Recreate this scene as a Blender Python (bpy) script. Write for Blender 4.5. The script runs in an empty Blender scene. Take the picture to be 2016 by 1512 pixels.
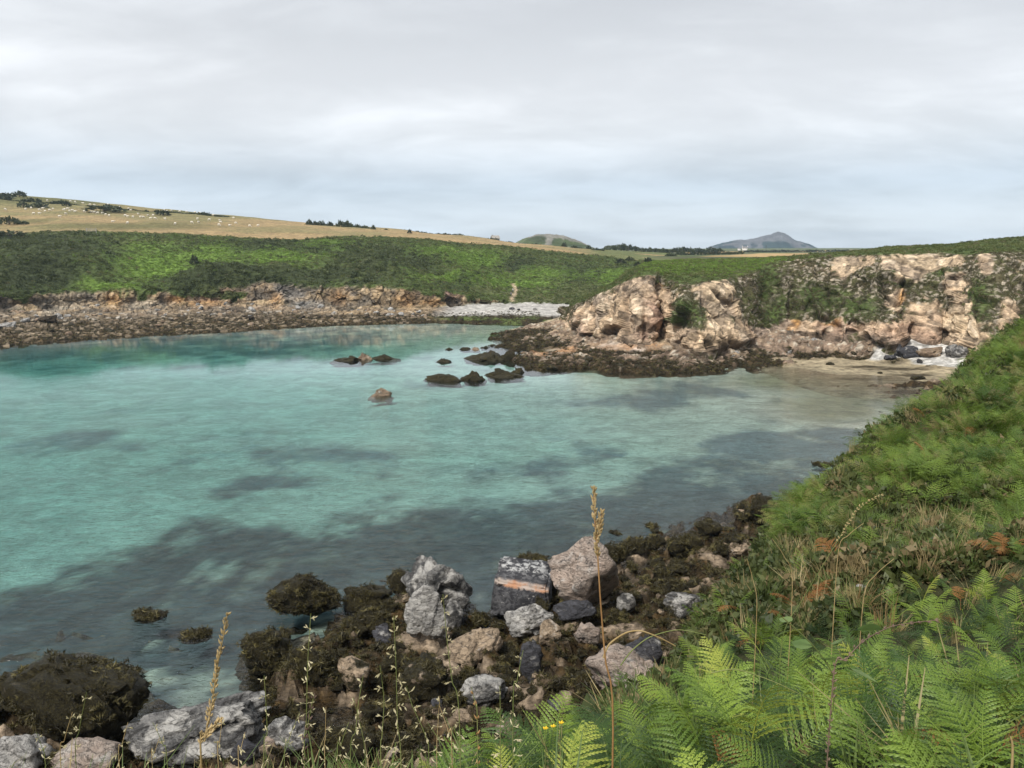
import bpy, math, random
import numpy as np
from mathutils import Vector, Matrix, Euler

SC = bpy.context.scene
COL = SC.collection
R = math.radians
random.seed(7)
RNG = np.random.default_rng(7)

# ------------------------------------------------------------------ camera
CAM_Z, PITCH, FPX = 22.0, R(8.9), 1631.0
cam_d = bpy.data.cameras.new('camera')
cam_d.sensor_fit = 'HORIZONTAL'; cam_d.sensor_width = 36.0
cam_d.lens = 36.0 * FPX / 2016.0
cam_d.clip_start = 0.05; cam_d.clip_end = 30000
cam = bpy.data.objects.new('camera', cam_d); COL.objects.link(cam)
cam.location = (0, 0, CAM_Z); cam.rotation_euler = (R(90) - PITCH, 0, 0)
SC.camera = cam

# ------------------------------------------------------------------ light, sky, exposure
SUN_EL, SUN_AZ = R(50), R(215)          # azimuth clockwise from +Y: behind the camera and to its left
CLOUD_STRENGTH = 0.43
sd = bpy.data.lights.new('sun', 'SUN'); sd.energy = 1.5; sd.angle = R(10); sd.color = (1.0, 0.955, 0.89)
sun = bpy.data.objects.new('sun', sd); COL.objects.link(sun)
to_sun = Vector((math.cos(SUN_EL) * math.sin(SUN_AZ), math.cos(SUN_EL) * math.cos(SUN_AZ), math.sin(SUN_EL)))
sun.rotation_euler = to_sun.to_track_quat('Z', 'Y').to_euler(); sun.location = (0, -20, 60)

W = bpy.data.worlds.new('World'); SC.world = W; W.use_nodes = True
def build_world():
    nt = W.node_tree; nt.nodes.clear(); L = nt.links.new
    N = lambda t, **k: _setn(nt.nodes.new(t), k)
    out = N('ShaderNodeOutputWorld')
    sky = N('ShaderNodeTexSky'); sky.sky_type = 'NISHITA'; sky.sun_disc = False
    sky.sun_elevation = SUN_EL; sky.sun_rotation = SUN_AZ; sky.air_density = 1.0; sky.dust_density = 1.5
    bg1 = N('ShaderNodeBackground'); bg1.inputs[1].default_value = 0.1; L(sky.outputs[0], bg1.inputs[0])
    tc = N('ShaderNodeTexCoord'); sep = N('ShaderNodeSeparateXYZ'); L(tc.outputs['Generated'], sep.inputs[0])
    def M(op, a, b=None, c=None):
        n = N('ShaderNodeMath'); n.operation = op
        for i, v in enumerate((a, b, c)):
            if v is None: continue
            if isinstance(v, (int, float)): n.inputs[i].default_value = v
            else: L(v, n.inputs[i])
        return n.outputs[0]
    zc = M('MAXIMUM', sep.outputs[2], 0.0)
    den = M('ADD', zc, 0.22)
    cx = M('DIVIDE', sep.outputs[0], den); cy = M('DIVIDE', sep.outputs[1], den)
    comb = N('ShaderNodeCombineXYZ'); L(cx, comb.inputs[0]); L(cy, comb.inputs[1])
    def noise(scale, detail, rough, dist, off, sx=1.0, sy=1.0):
        mp = N('ShaderNodeMapping'); L(comb.outputs[0], mp.inputs[0])
        mp.inputs['Location'].default_value = off; mp.inputs['Scale'].default_value = (sx, sy, 1)
        mp.inputs['Rotation'].default_value = (0, 0, R(9))
        n = N('ShaderNodeTexNoise'); L(mp.outputs[0], n.inputs['Vector'])
        n.inputs['Scale'].default_value = scale; n.inputs['Detail'].default_value = detail
        n.inputs['Roughness'].default_value = rough; n.inputs['Distortion'].default_value = dist
        return n.outputs['Fac']
    n1 = noise(0.9, 5, 0.5, 0.4, (3.1, 1.7, 0), 0.5, 1.0)
    n2 = noise(2.2, 6, 0.5, 0.6, (8.3, 4.2, 2), 0.7, 1.0)
    n3 = noise(5.5, 6, 0.6, 0.5, (1.3, 9.2, 5), 0.75, 1.0)
    s = M('ADD', M('MULTIPLY', n1, 0.5), M('ADD', M('MULTIPLY', n2, 0.38), M('MULTIPLY', n3, 0.12)))
    # elevation ramp: bluish veil low down, white belt, soft grey above
    ramp = N('ShaderNodeValToRGB'); L(zc, ramp.inputs[0])
    cr = ramp.color_ramp; cr.interpolation = 'B_SPLINE'
    stops = [(0.0, (.68, .74, .79)), (.035, (.71, .77, .825)), (.074, (.51, .595, .69)), (.098, (.66, .72, .79)),
             (.135, (.84, .86, .885)), (.185, (.86, .87, .89)), (.23, (.785, .80, .815)), (.29, (.695, .71, .73)), (1.0, (.70, .71, .73))]
    while len(cr.elements) < len(stops): cr.elements.new(0.5)
    for e, (p, c) in zip(cr.elements, stops): e.position = p; e.color = (*c, 1)
    mr = N('ShaderNodeMapRange'); L(s, mr.inputs[0])
    for i, v in enumerate((0.37, 0.63, 0.80, 1.13)): mr.inputs[1 + i].default_value = v
    mr.interpolation_type = 'SMOOTHSTEP'
    mul = N('ShaderNodeVectorMath'); mul.operation = 'SCALE'; L(ramp.outputs[0], mul.inputs[0]); L(mr.outputs[0], mul.inputs['Scale'])
    bg2 = N('ShaderNodeBackground'); bg2.inputs[1].default_value = CLOUD_STRENGTH; L(mul.outputs[0], bg2.inputs[0])
    mix = N('ShaderNodeMixShader'); mix.inputs[0].default_value = 0.93
    L(bg1.outputs[0], mix.inputs[1]); L(bg2.outputs[0], mix.inputs[2]); L(mix.outputs[0], out.inputs[0])
def _setn(n, k):
    for a, b in k.items(): setattr(n, a, b)
    return n
build_world()

SC.view_settings.view_transform = 'Standard'; SC.view_settings.look = 'None'
SC.view_settings.exposure = 1.42; SC.view_settings.gamma = 1; SC.view_settings.use_curve_mapping = False
SC.render.engine = 'CYCLES'
cy = SC.cycles
cy.use_denoising = True; cy.denoiser = 'OPENIMAGEDENOISE'
cy.max_bounces = 7; cy.diffuse_bounces = 3; cy.glossy_bounces = 3; cy.transmission_bounces = 6; cy.volume_bounces = 0
cy.transparent_max_bounces = 8; cy.caustics_refractive = True; cy.caustics_reflective = False; cy.sample_clamp_indirect = 6; cy.sample_clamp_direct = 12

# ------------------------------------------------------------------ projection helpers (pixels of the 2016x1512 photo)
cP, sP = math.cos(PITCH), math.sin(PITCH)
def ray(px, py):
    x = (px - 1008) / FPX; y = -(py - 756) / FPX
    return (x, cP + y * sP, -sP + y * cP)
def at_z(px, py, z=0.0):
    d = ray(px, py); t = (z - CAM_Z) / d[2]
    return np.array((d[0] * t, d[1] * t, z))
def at_D(px, py, D):
    d = ray(px, py); t = D / d[1]
    return np.array((d[0] * t, D, CAM_Z + d[2] * t))
def project(P):
    X, Y, Z = P[..., 0], P[..., 1], P[..., 2] - CAM_Z
    f = np.maximum(Y * cP - Z * sP, 0.05); u = Y * sP + Z * cP
    return 1008 + FPX * X / f, 756 - FPX * u / f

# ------------------------------------------------------------------ numpy noise
def _h(ix, iy, iz, s):
    n = (ix.astype(np.uint32) * np.uint32(374761393) + iy.astype(np.uint32) * np.uint32(668265263)
         + iz.astype(np.uint32) * np.uint32(2246822519) + np.uint32((s * 3266489917) & 0xffffffff))
    n = (n ^ (n >> np.uint32(15))) * np.uint32(2246822519)
    n = (n ^ (n >> np.uint32(13))) * np.uint32(3266489917)
    n = n ^ (n >> np.uint32(16))
    return n.astype(np.float64) / 4294967296.0
def vnoise(p, s=0):
    f = np.floor(p); i = f.astype(np.int64); t = p - f; t = t * t * t * (t * (t * 6 - 15) + 10)
    x, y, z = i[..., 0], i[..., 1], i[..., 2]; tx, ty, tz = t[..., 0], t[..., 1], t[..., 2]
    def L(a, b, w): return a + (b - a) * w
    c = lambda a, b, d: _h(x + a, y + b, z + d, s)
    return L(L(L(c(0,0,0), c(1,0,0), tx), L(c(0,1,0), c(1,1,0), tx), ty), L(L(c(0,0,1), c(1,0,1), tx), L(c(0,1,1), c(1,1,1), tx), ty), tz) * 2 - 1
def fbm(p, oct=4, s=0, gain=0.5, ridged=False):
    r = 0; a = 1.0; tot = 0
    for o in range(oct):
        n = vnoise(p * (2.03 ** o) + 17.3 * o, s + o)
        r = r + a * ((1 - 2 * np.abs(n)) if ridged else n); tot += a; a *= gain
    return r / tot
def worley(p, s=0):
    f = np.floor(p).astype(np.int64); sh = p.shape[:-1]
    F1 = np.full(sh, 9.0); F2 = np.full(sh, 9.0); H = np.zeros(sh); DV = np.zeros(p.shape)
    for a in (-1, 0, 1):
        for b in (-1, 0, 1):
            for c in (-1, 0, 1):
                x, y, z = f[..., 0] + a, f[..., 1] + b, f[..., 2] + c
                d = p - np.stack((x + _h(x, y, z, s + 1), y + _h(x, y, z, s + 2), z + _h(x, y, z, s + 3)), -1)
                q = np.sqrt((d * d).sum(-1)); m = q < F1
                F2 = np.where(m, F1, np.minimum(F2, q)); F1 = np.where(m, q, F1)
                H = np.where(m, _h(x, y, z, s + 4), H); DV = np.where(m[..., None], d, DV)
    return F1, F2, H, DV
def blocks(p, scale, s=0, tilt=0.6):
    """angular broken-rock relief: each cell has its own height and its own tilt; also returns the crack mask"""
    F1, F2, H, DV = worley(p / scale, s)
    v = np.stack((np.sin(H * 91.7), np.sin(H * 47.3 + 1), np.sin(H * 131.1 + 2)), -1)
    return ((H - 0.5) + tilt * (DV * v).sum(-1)) * scale, np.clip((F2 - F1) / 0.12, 0, 1), H
def sstep(a, b, x):
    t = np.clip((x - a) / (b - a), 0, 1); return t * t * (3 - 2 * t)
def mixc(a, b, w): return a + (np.asarray(b) - a) * np.asarray(w)[..., None]

class TPS:
    def __init__(s, P, V, lam=1e-3):
        P = np.asarray(P, float); V = np.asarray(V, float); n = len(P); s.P = P
        K = s._k(((P[:, None] - P[None]) ** 2).sum(-1)) + lam * np.eye(n) * 100
        Q = np.c_[np.ones(n), P]
        A = np.r_[np.c_[K, Q], np.c_[Q.T, np.zeros((3, 3))]]
        s.w = np.linalg.solve(A, np.r_[V, np.zeros((3,) + V.shape[1:])])
    def _k(s, r2): return 0.5 * r2 * np.log(r2 + 1e-9)
    def __call__(s, X, Y):
        sh = np.shape(X); X = np.ravel(X).astype(float); Y = np.ravel(Y).astype(float); out = []
        for i in range(0, len(X), 20000):
            q = np.c_[X[i:i+20000], Y[i:i+20000]]
            k = s._k(((q[:, None] - s.P[None]) ** 2).sum(-1))
            out.append(np.c_[k, np.ones(len(q)), q] @ s.w)
        return np.concatenate(out).reshape(sh + s.w.shape[1:])
def idw(P, V, X, Y, pw=2.5):
    P = np.asarray(P); V = np.asarray(V, float); sh = np.shape(X); X = np.ravel(X); Y = np.ravel(Y); out = []
    for i in range(0, len(X), 20000):
        d = ((np.c_[X[i:i+20000], Y[i:i+20000]][:, None] - P[None]) ** 2).sum(-1) + 0.5
        w = d ** (-pw / 2); out.append((w @ V) / w.sum(1).reshape((-1,) + (1,) * (V.ndim - 1)))
    return np.concatenate(out).reshape(sh + V.shape[1:])

# ------------------------------------------------------------------ mesh / object helpers
def mesh_np(name, V, F, mat=None, col=None, smooth=True, attrs=None):
    me = bpy.data.meshes.new(name); V = np.ascontiguousarray(V, np.float32).reshape(-1, 3); F = np.asarray(F, np.int32); k = F.shape[1]
    me.vertices.add(len(V)); me.vertices.foreach_set('co', V.ravel())
    me.loops.add(F.size); me.loops.foreach_set('vertex_index', F.ravel())
    me.polygons.add(len(F)); me.polygons.foreach_set('loop_start', np.arange(0, F.size, k, dtype=np.int32))
    me.polygons.foreach_set('use_smooth', np.full(len(F), smooth))
    if col is not None:
        ca = me.color_attributes.new('Col', 'FLOAT_COLOR', 'POINT')
        c = np.ones((len(V), 4), np.float32); c[:, :3] = np.asarray(col).reshape(-1, 3); ca.data.foreach_set('color', c.ravel())
    for k_, v in (attrs or {}).items():
        a = me.attributes.new(k_, 'FLOAT', 'POINT'); a.data.foreach_set('value', np.ascontiguousarray(v, np.float32).ravel())
    me.update(calc_edges=True)
    if mat: me.materials.append(mat)
    return me
def pyd(name, V, F, mat=None, smooth=False):
    me = bpy.data.meshes.new(name); me.from_pydata([tuple(v) for v in V], [], [tuple(f) for f in F])
    if mat: me.materials.append(mat)
    if smooth: me.polygons.foreach_set('use_smooth', np.full(len(me.polygons), True))
    me.update(); return me
def obj(name, me, parent=None, loc=None, rot=None, scl=None):
    o = bpy.data.objects.new(name, me); COL.objects.link(o)
    if parent is not None: o.parent = parent
    if loc is not None: o.location = tuple(loc)
    if rot is not None: o.rotation_euler = tuple(rot)
    if scl is not None: o.scale = (scl,) * 3 if isinstance(scl, (int, float)) else tuple(scl)
    return o
def tag(o, label=None, cat=None, group=None, kind=None):
    if label: o['label'] = label
    if cat: o['category'] = cat
    if group: o['group'] = group
    if kind: o['kind'] = kind
    return o
def grid_faces(ns, nt):
    i = np.arange(ns - 1)[:, None] * nt + np.arange(nt - 1)[None]
    return np.stack((i, i + nt, i + nt + 1, i + 1), -1).reshape(-1, 4)
def grid_normals(P):
    a = np.gradient(P, axis=0); b = np.gradient(P, axis=1); n = np.cross(a, b)
    return n / (np.linalg.norm(n, axis=-1, keepdims=True) + 1e-9)
def catmull(C, u):
    """C (n,k), u in [0,n-1] -> monotone-ish smooth interpolation"""
    n = len(C); i = np.clip(np.floor(u).astype(int), 0, n - 2); t = (u - i)[:, None]
    sh = C.shape[1:]; C = C.reshape(n, -1)
    p0, p1, p2, p3 = C[np.maximum(i - 1, 0)], C[i], C[i + 1], C[np.minimum(i + 2, n - 1)]
    m1, m2 = (p2 - p0) * 0.4, (p3 - p1) * 0.4
    r = (2*t**3-3*t**2+1)*p1 + (t**3-2*t**2+t)*m1 + (-2*t**3+3*t**2)*p2 + (t**3-t**2)*m2
    return r.reshape((len(u),) + sh)
def loft(cols, ns, rows):
    """cols: list of lists of 3D points -> grid (ns, nt, 3), row parameter t and column parameter u; rows[i] = samples in segment i"""
    C = np.array(cols, float)
    d = np.linalg.norm(np.diff(C[:, min(2, C.shape[1]-1)], axis=0), axis=1) + 1e-3
    cum = np.r_[0, np.cumsum(d)]
    u = np.interp(np.linspace(0, cum[-1], ns), cum, np.arange(len(C)))
    G = catmull(C, u)
    t = np.concatenate([np.linspace(i, i + 1, m, endpoint=False) for i, m in enumerate(rows)] + [[len(rows)]])
    G = np.stack([catmull(G[k], t) for k in range(ns)])
    return G, t, u

# ------------------------------------------------------------------ materials
class NT:
    def __init__(s, name):
        s.m = bpy.data.materials.new(name); s.m.use_nodes = True; s.t = s.m.node_tree; s.t.nodes.clear()
        s.out = s.n('ShaderNodeOutputMaterial')
    def n(s, t, **k): return _setn(s.t.nodes.new(t), k)
    def l(s, a, b): s.t.links.new(a, b)
    def put(s, sock, v):
        if isinstance(v, (int, float)): sock.default_value = v
        elif isinstance(v, (tuple, list)): sock.default_value = (*v, 1) if len(v) == 3 and sock.type == 'RGBA' else v
        else: s.l(v, sock)
    def math(s, op, a, b=None, c=None, clamp=False):
        n = s.n('ShaderNodeMath', operation=op, use_clamp=clamp)
        for i, v in enumerate((a, b, c)):
            if v is not None: s.put(n.inputs[i], v)
        return n.outputs[0]
    def rng(s, v, a, b, c=0.0, d=1.0, smooth=True):
        n = s.n('ShaderNodeMapRange', interpolation_type='SMOOTHSTEP' if smooth else 'LINEAR'); s.put(n.inputs[0], v)
        for i, q in enumerate((a, b, c, d)): s.put(n.inputs[1 + i], q)
        return n.outputs[0]
    def mix(s, f, a, b, blend='MIX'):
        n = s.n('ShaderNodeMix', data_type='RGBA', blend_type=blend); s.put(n.inputs[0], f); s.put(n.inputs[6], a); s.put(n.inputs[7], b)
        return n.outputs[2]
    def noise(s, vec, scale, detail=4, rough=0.55, dist=0.0, out='Fac'):
        n = s.n('ShaderNodeTexNoise'); s.l(vec, n.inputs['Vector'])
        for k, v in (('Scale', scale), ('Detail', detail), ('Roughness', rough), ('Distortion', dist)): n.inputs[k].default_value = v
        return n.outputs[out]
    def voro(s, vec, scale, feature='DISTANCE_TO_EDGE', out='Distance'):
        n = s.n('ShaderNodeTexVoronoi', feature=feature); s.l(vec, n.inputs['Vector']); n.inputs['Scale'].default_value = scale
        return n.outputs[out]
    def mapping(s, vec, scale=(1, 1, 1), rot=(0, 0, 0), loc=(0, 0, 0)):
        n = s.n('ShaderNodeMapping'); s.l(vec, n.inputs[0]); n.inputs['Scale'].default_value = scale
        n.inputs['Rotation'].default_value = rot; n.inputs['Location'].default_value = loc; return n.outputs[0]
    def pos(s): return s.n('ShaderNodeNewGeometry').outputs['Position']
    def objco(s): return s.n('ShaderNodeTexCoord').outputs['Object']
    def bump(s, h, strength=0.5, dist=0.1, normal=None):
        n = s.n('ShaderNodeBump'); n.inputs['Strength'].default_value = strength; n.inputs['Distance'].default_value = dist
        s.l(h, n.inputs['Height'])
        if normal is not None: s.l(normal, n.inputs['Normal'])
        return n.outputs[0]
    def bsdf(s, color, rough=0.85, normal=None, spec=0.3, **kw):
        b = s.n('ShaderNodeBsdfPrincipled'); s.put(b.inputs['Base Color'], color); s.put(b.inputs['Roughness'], rough)
        s.put(b.inputs['Specular IOR Level'], spec)
        if normal is not None: s.l(normal, b.inputs['Normal'])
        s.l(b.outputs[0], s.out.inputs[0]); return b
    def attr(s, name, out='Color', typ='GEOMETRY'):
        n = s.n('ShaderNodeAttribute', attribute_name=name, attribute_type=typ); return n.outputs[out]

def mat_terrain(name, fine=2.2, bump=0.6, dist=0.25, contrast=0.55, rough=0.95):
    """vertex albedo zones broken up by world-space grain"""
    q = NT(name); p = q.pos(); c = q.attr('Col')
    n1 = q.noise(p, fine, 6, 0.62, 0.3); n2 = q.noise(p, fine * 0.23, 4, 0.6, 0.5)
    n3 = q.noise(q.mapping(p, (1, 1, 3.0), (0.5, 0.35, 0.2)), fine * 0.8, 5, 0.65, 0.8)
    v = q.math('ADD', q.rng(n1, 0.3, 0.7, 1 - contrast, 1 + contrast), q.rng(n3, 0.3, 0.7, -contrast * 0.6, contrast * 0.6))
    v = q.math('MULTIPLY', v, q.rng(n2, 0.3, 0.7, 0.8, 1.2))
    cm = q.n('ShaderNodeVectorMath', operation='SCALE'); q.l(c, cm.inputs[0]); q.l(v, cm.inputs['Scale'])
    h = q.math('ADD', n1, q.math('MULTIPLY', n3, 0.8))
    q.bsdf(cm.outputs[0], rough, q.bump(h, bump, dist), 0.15); return q.m
def mat_leaf(name, c1, c2, c3=None, trans=0.35, rough=0.55, scale=0.35, spec=0.25):
    q = NT(name); p = q.pos(); r = q.n('ShaderNodeObjectInfo').outputs['Random']
    n = q.noise(p, scale, 3, 0.6)
    f = q.math('ADD', q.rng(n, 0.3, 0.7), q.math('MULTIPLY', q.math('SUBTRACT', r, 0.5), 0.7), clamp=True)
    col = q.mix(f, c1, c2)
    if c3 is not None: col = q.mix(q.rng(q.math('FRACT', q.math('MULTIPLY', r, 7.31)), 0.86, 0.93), col, c3)
    b = q.bsdf(col, rough, None, spec)
    t = q.n('ShaderNodeBsdfTranslucent'); q.l(q.mix(0.5, col, (c2[0] * 1.5, c2[1] * 1.5, c2[2])), t.inputs[0])
    m = q.n('ShaderNodeMixShader'); m.inputs[0].default_value = trans
    q.l(b.outputs[0], m.inputs[1]); q.l(t.outputs[0], m.inputs[2]); q.l(m.outputs[0], q.out.inputs[0]); return q.m
def mat_plain(name, c, rough=0.7, spec=0.3, var=0.25, scale=6.0):
    q = NT(name); n = q.noise(q.objco(), scale, 4)
    col = q.mix(q.rng(n, 0.3, 0.7), tuple(x * (1 - var) for x in c), tuple(min(1, x * (1 + var)) for x in c))
    q.bsdf(col, rough, q.bump(n, 0.2, 0.02), spec); return q.m
def mat_rock(name, base, second, dark, white=0.3, black=0.35, weed=1.6, weed_amt=1.0, scale=1.0, soft=0.7):
    """banded, cracked rock with lichen; brown wrack below the tide line (world height + noise)"""
    q = NT(name); o = q.objco(); p = q.pos(); rnd = q.n('ShaderNodeObjectInfo').outputs['Random']
    off = q.n('ShaderNodeVectorMath', operation='ADD'); q.l(p, off.inputs[0])
    cmb = q.n('ShaderNodeCombineXYZ'); q.l(q.math('MULTIPLY', rnd, 53.0), cmb.inputs[0]); q.l(q.math('MULTIPLY', rnd, 31.0), cmb.inputs[2]); q.l(cmb.outputs[0], off.inputs[1])
    v = off.outputs[0]
    n1 = q.noise(v, 0.9 * scale, 6, 0.6, 0.6); n2 = q.noise(v, 4.5 * scale, 7, 0.7, 0.5)
    st = q.noise(q.mapping(v, (1, 1, 2.4), (0.6, 0.4, 0.3)), 2.6 * scale, 8, 0.7, 0.0)
    cr = q.math('ABSOLUTE', q.math('SUBTRACT', q.noise(q.mapping(v, (1, 1, 2.4), (0.7, 0.5, 0.1)), 1.1 * scale, 5, 0.6, 1.6), 0.5))
    col = q.mix(q.rng(n1, 0.35, 0.65), base, second)
    col = q.mix(q.math('MULTIPLY', q.rng(st, 0.44, 0.68), 0.55), col, dark)
    col = q.mix(q.math('MULTIPLY', q.rng(q.math('ADD', n2, q.math('MULTIPLY', n1, 0.6)), 0.96 - black * 0.30, 1.06 - black * 0.26), 0.65), col, (0.045, 0.044, 0.046))
    n4 = q.noise(q.mapping(v, (1, 1, 1.4), (0.5, 0.3, 0.2), (9, 3, 7)), 1.0 * scale, 6, 0.58, 0.8)
    col = q.mix(q.rng(n4, 0.64 - white * 0.22, 0.80 - white * 0.22, 0, 0.8), col, (0.56, 0.54, 0.50))
    col = q.mix(q.math('MULTIPLY', q.rng(cr, 0.0, 0.026, 0.8, 0.0), q.rng(n2, .46, .58)), col, (0.04, 0.036, 0.032))
    # wrack
    sep = q.n('ShaderNodeSeparateXYZ'); q.l(p, sep.inputs[0])
    nz = q.n('ShaderNodeSeparateXYZ'); q.l(q.n('ShaderNodeNewGeometry').outputs['Normal'], nz.inputs[0])
    z = q.math('ADD', sep.outputs[2], q.math('MULTIPLY', q.math('SUBTRACT', q.noise(p, 1.1, 5, 0.65), 0.5), 4.4))
    z = q.math('SUBTRACT', z, q.math('MULTIPLY', nz.outputs[2], 0.35))
    wm = q.math('MULTIPLY', q.rng(z, weed - 0.15, weed + 0.35, 1.0, 0.0), weed_amt)
    wf = q.noise(p, 7.0, 6, 0.75, 1.2)
    wc = q.mix(q.rng(wf, 0.38, 0.72), (0.019, 0.016, 0.008), (0.088, 0.074, 0.028))
    wc = q.mix(q.rng(q.noise(p, 0.7, 3), 0.55, 0.75, 0, 0.5), wc, (0.085, 0.068, 0.020))
    col = q.mix(wm, col, wc)
    hr = q.math('ADD', q.math('MULTIPLY', n2, 0.7), q.math('ADD', st, q.math('MULTIPLY', q.rng(cr, 0, 0.04), 0.3)))
    hw = q.math('MULTIPLY', wf, 1.6)
    hm = q.n('ShaderNodeMix', data_type='FLOAT'); q.l(wm, hm.inputs[0]); q.l(hr, hm.inputs[2]); q.l(hw, hm.inputs[3])
    b = q.bsdf(col, 0.8, q.bump(hm.outputs[0], 1.0, 0.20 / scale ** 0.5), 0.25)
    q.l(q.rng(wm, 0, 1, 0.88, 0.5), b.inputs['Roughness']); return q.m

# ------------------------------------------------------------------ scatter: one geometry-nodes object of instances
def hidden_source(me):
    return bpy.data.objects.new(me.name, me)       # never linked to the scene
def scatter(name, P, rot, scl, variants, vid=None, kind='stuff', parent=None):
    P = np.asarray(P, np.float32); n = len(P)
    me = bpy.data.meshes.new(name); me.vertices.add(n); me.vertices.foreach_set('co', P.ravel())
    a = me.attributes.new('rot', 'FLOAT_VECTOR', 'POINT'); a.data.foreach_set('vector', np.ascontiguousarray(rot, np.float32).ravel())
    scl = np.asarray(scl, np.float32); scl = np.repeat(scl[:, None], 3, 1) if scl.ndim == 1 else scl
    a = me.attributes.new('scl', 'FLOAT_VECTOR', 'POINT'); a.data.foreach_set('vector', np.ascontiguousarray(scl, np.float32).ravel())
    if vid is None: vid = RNG.integers(0, len(variants), n)
    a = me.attributes.new('vid', 'INT', 'POINT'); a.data.foreach_set('value', np.ascontiguousarray(vid, np.int32))
    o = obj(name, me, parent); 
    if kind: o['kind'] = kind
    g = bpy.data.node_groups.new(name, 'GeometryNodeTree')
    g.interface.new_socket('Geometry', in_out='INPUT', socket_type='NodeSocketGeometry'); g.interface.new_socket('Geometry', in_out='OUTPUT', socket_type='NodeSocketGeometry')
    N = g.nodes.new; L = g.links.new
    gi, go = N('NodeGroupInput'), N('NodeGroupOutput')
    join = N('GeometryNodeJoinGeometry')
    for src in reversed(variants):
        oi = N('GeometryNodeObjectInfo'); oi.inputs['Object'].default_value = src; oi.transform_space = 'ORIGINAL'
        ti = N('GeometryNodeGeometryToInstance'); L(oi.outputs['Geometry'], ti.inputs[0]); L(ti.outputs[0], join.inputs[0])
    ip = N('GeometryNodeInstanceOnPoints'); ip.inputs['Pick Instance'].default_value = True
    L(gi.outputs[0], ip.inputs['Points']); L(join.outputs[0], ip.inputs['Instance'])
    def na(nm, t):
        x = N('GeometryNodeInputNamedAttribute'); x.data_type = t; x.inputs[0].default_value = nm; return x.outputs[0]
    L(na('vid', 'INT'), ip.inputs['Instance Index'])
    er = N('FunctionNodeEulerToRotation'); L(na('rot', 'FLOAT_VECTOR'), er.inputs[0]); L(er.outputs[0], ip.inputs['Rotation'])
    L(na('scl', 'FLOAT_VECTOR'), ip.inputs['Scale']); L(ip.outputs[0], go.inputs[0])
    md = o.modifiers.new('scatter', 'NODES'); md.node_group = g
    return o
# ================================================================== TERRAIN
TAN = (.325, .235, .12); TAN2 = (.21, .185, .085); VEG = (.070, .095, .030); VEGD = (.040, .050, .022); OLIVE = (.100, .098, .045)
BRIGHT = (.125, .200, .036); BUFF = (.43, .315, .205); PINK = (.36, .235, .175); PALE = (.50, .43, .34); GREY = (.27, .25, .215); DARK = (.055, .048, .040)
OCHRE = (.50, .27, .095); WEED = (.034, .025, .013); SAND = (.35, .29, .19); PEB = (.50, .48, .44)

def splat(px, py, items):
    """sum of soft elliptical patches in (px,py); returns weight 0..1 per item list [(x,y,rx,ry)]"""
    w = np.zeros(px.shape)
    for (x, y, rx, ry) in items:
        w = np.maximum(w, np.exp(-(((px - x) / rx) ** 2 + ((py - y) / ry) ** 2) ** 1.5))
    return w

M_TERR = mat_terrain('hillside_ground', 0.9, 0.5, 0.4, 0.30)
M_CLIFF = mat_terrain('cliff_rock', 0.7, 0.9, 0.6, 0.36)
M_FIELD = mat_terrain('field_ground', 0.12, 0.2, 0.3, 0.16)

# ---------------------------------------------------------------- far shore: intertidal boulders, low cliff, bracken slope, sheep fields
# px, waterline py, (base py,z), (top py, dD), (mid py, dD), (edge py, D), (field py,D), (sky py, D)
LH = [
 (-420, 712, 640, 4.2, 592, 6, 520, 45, 470, 330, 428, 470, 345, 640),
 (-180, 695, 622, 4.4, 585, 6, 520, 45, 466, 370, 424, 500, 360, 680),
 (0,   682, 612, 4.5, 577, 6, 520, 45, 462, 400, 420, 520, 381, 700),
 (150, 669, 604, 4.5, 572, 6, 515, 45, 456, 400, 424, 520, 396, 690),
 (300, 659, 603, 4.5, 571, 6, 515, 45, 459, 405, 432, 520, 412, 670),
 (440, 652, 600, 4.5, 566, 7, 520, 45, 464, 415, 440, 520, 424, 660),
 (540, 646, 599, 4.5, 551, 9, 515, 50, 470, 425, 448, 520, 434, 650),
 (640, 641, 602, 4.0, 561, 8, 515, 50, 469, 430, 454, 520, 443, 640),
 (760, 637, 606, 3.6, 560, 8, 515, 55, 466, 440, 459, 520, 452, 630),
 (860, 635, 604, 3.4, 568, 8, 520, 60, 471, 455, 466, 530, 462, 620),
 (940, 637, 599, 3.4, 585, 6, 535, 65, 479, 465, 473, 540, 470, 615),
 (1010, 638, 597, 3.4, 593, 4, 545, 70, 486, 475, 482, 550, 479, 620),
 (1060, 639, 597, 3.4, 594, 4, 548, 75, 490, 480, 487, 560, 484, 640),
 (1120, 641, 598, 3.4, 595, 4, 550, 75, 496, 480, 493, 570, 489, 680),
 (1180, 642, 598, 3.4, 595, 4, 548, 75, 504, 480, 498, 590, 493, 720),
 (1250, 643, 598, 3.4, 595, 4, 545, 75, 512, 470, 504, 620, 496, 800),
 (1340, 644, 598, 3.4, 595, 4, 540, 75, 514, 460, 508, 640, 500, 820)]
cols = []
for (px, w, b, bz, tp, td, md, mdd, ed, eD, fd, fD, sk, sD) in LH:
    wl = at_z(px, w, 0.0); ba = at_z(px, b, bz); base_D = ba[1]
    under = np.array((wl[0] * (wl[1] - 16) / wl[1], wl[1] - 16, -3.4))
    top = at_D(px, tp, base_D + td); mid = at_D(px, md, base_D + mdd); edge = at_D(px, ed, max(eD, base_D + mdd + 40))
    fld = at_D(px, fd, max(fD, edge[1] + 60)); skl = at_D(px, sk, max(sD, fld[1] + 60)); back = np.array((skl[0] * 1.3, skl[1] * 1.3, skl[2] - 14))
    cols.append([under, wl, ba, top, mid, edge, fld, skl, back])
G, t, u = loft(cols, 900, [6, 50, 46, 52, 46, 24, 22, 6])
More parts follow.
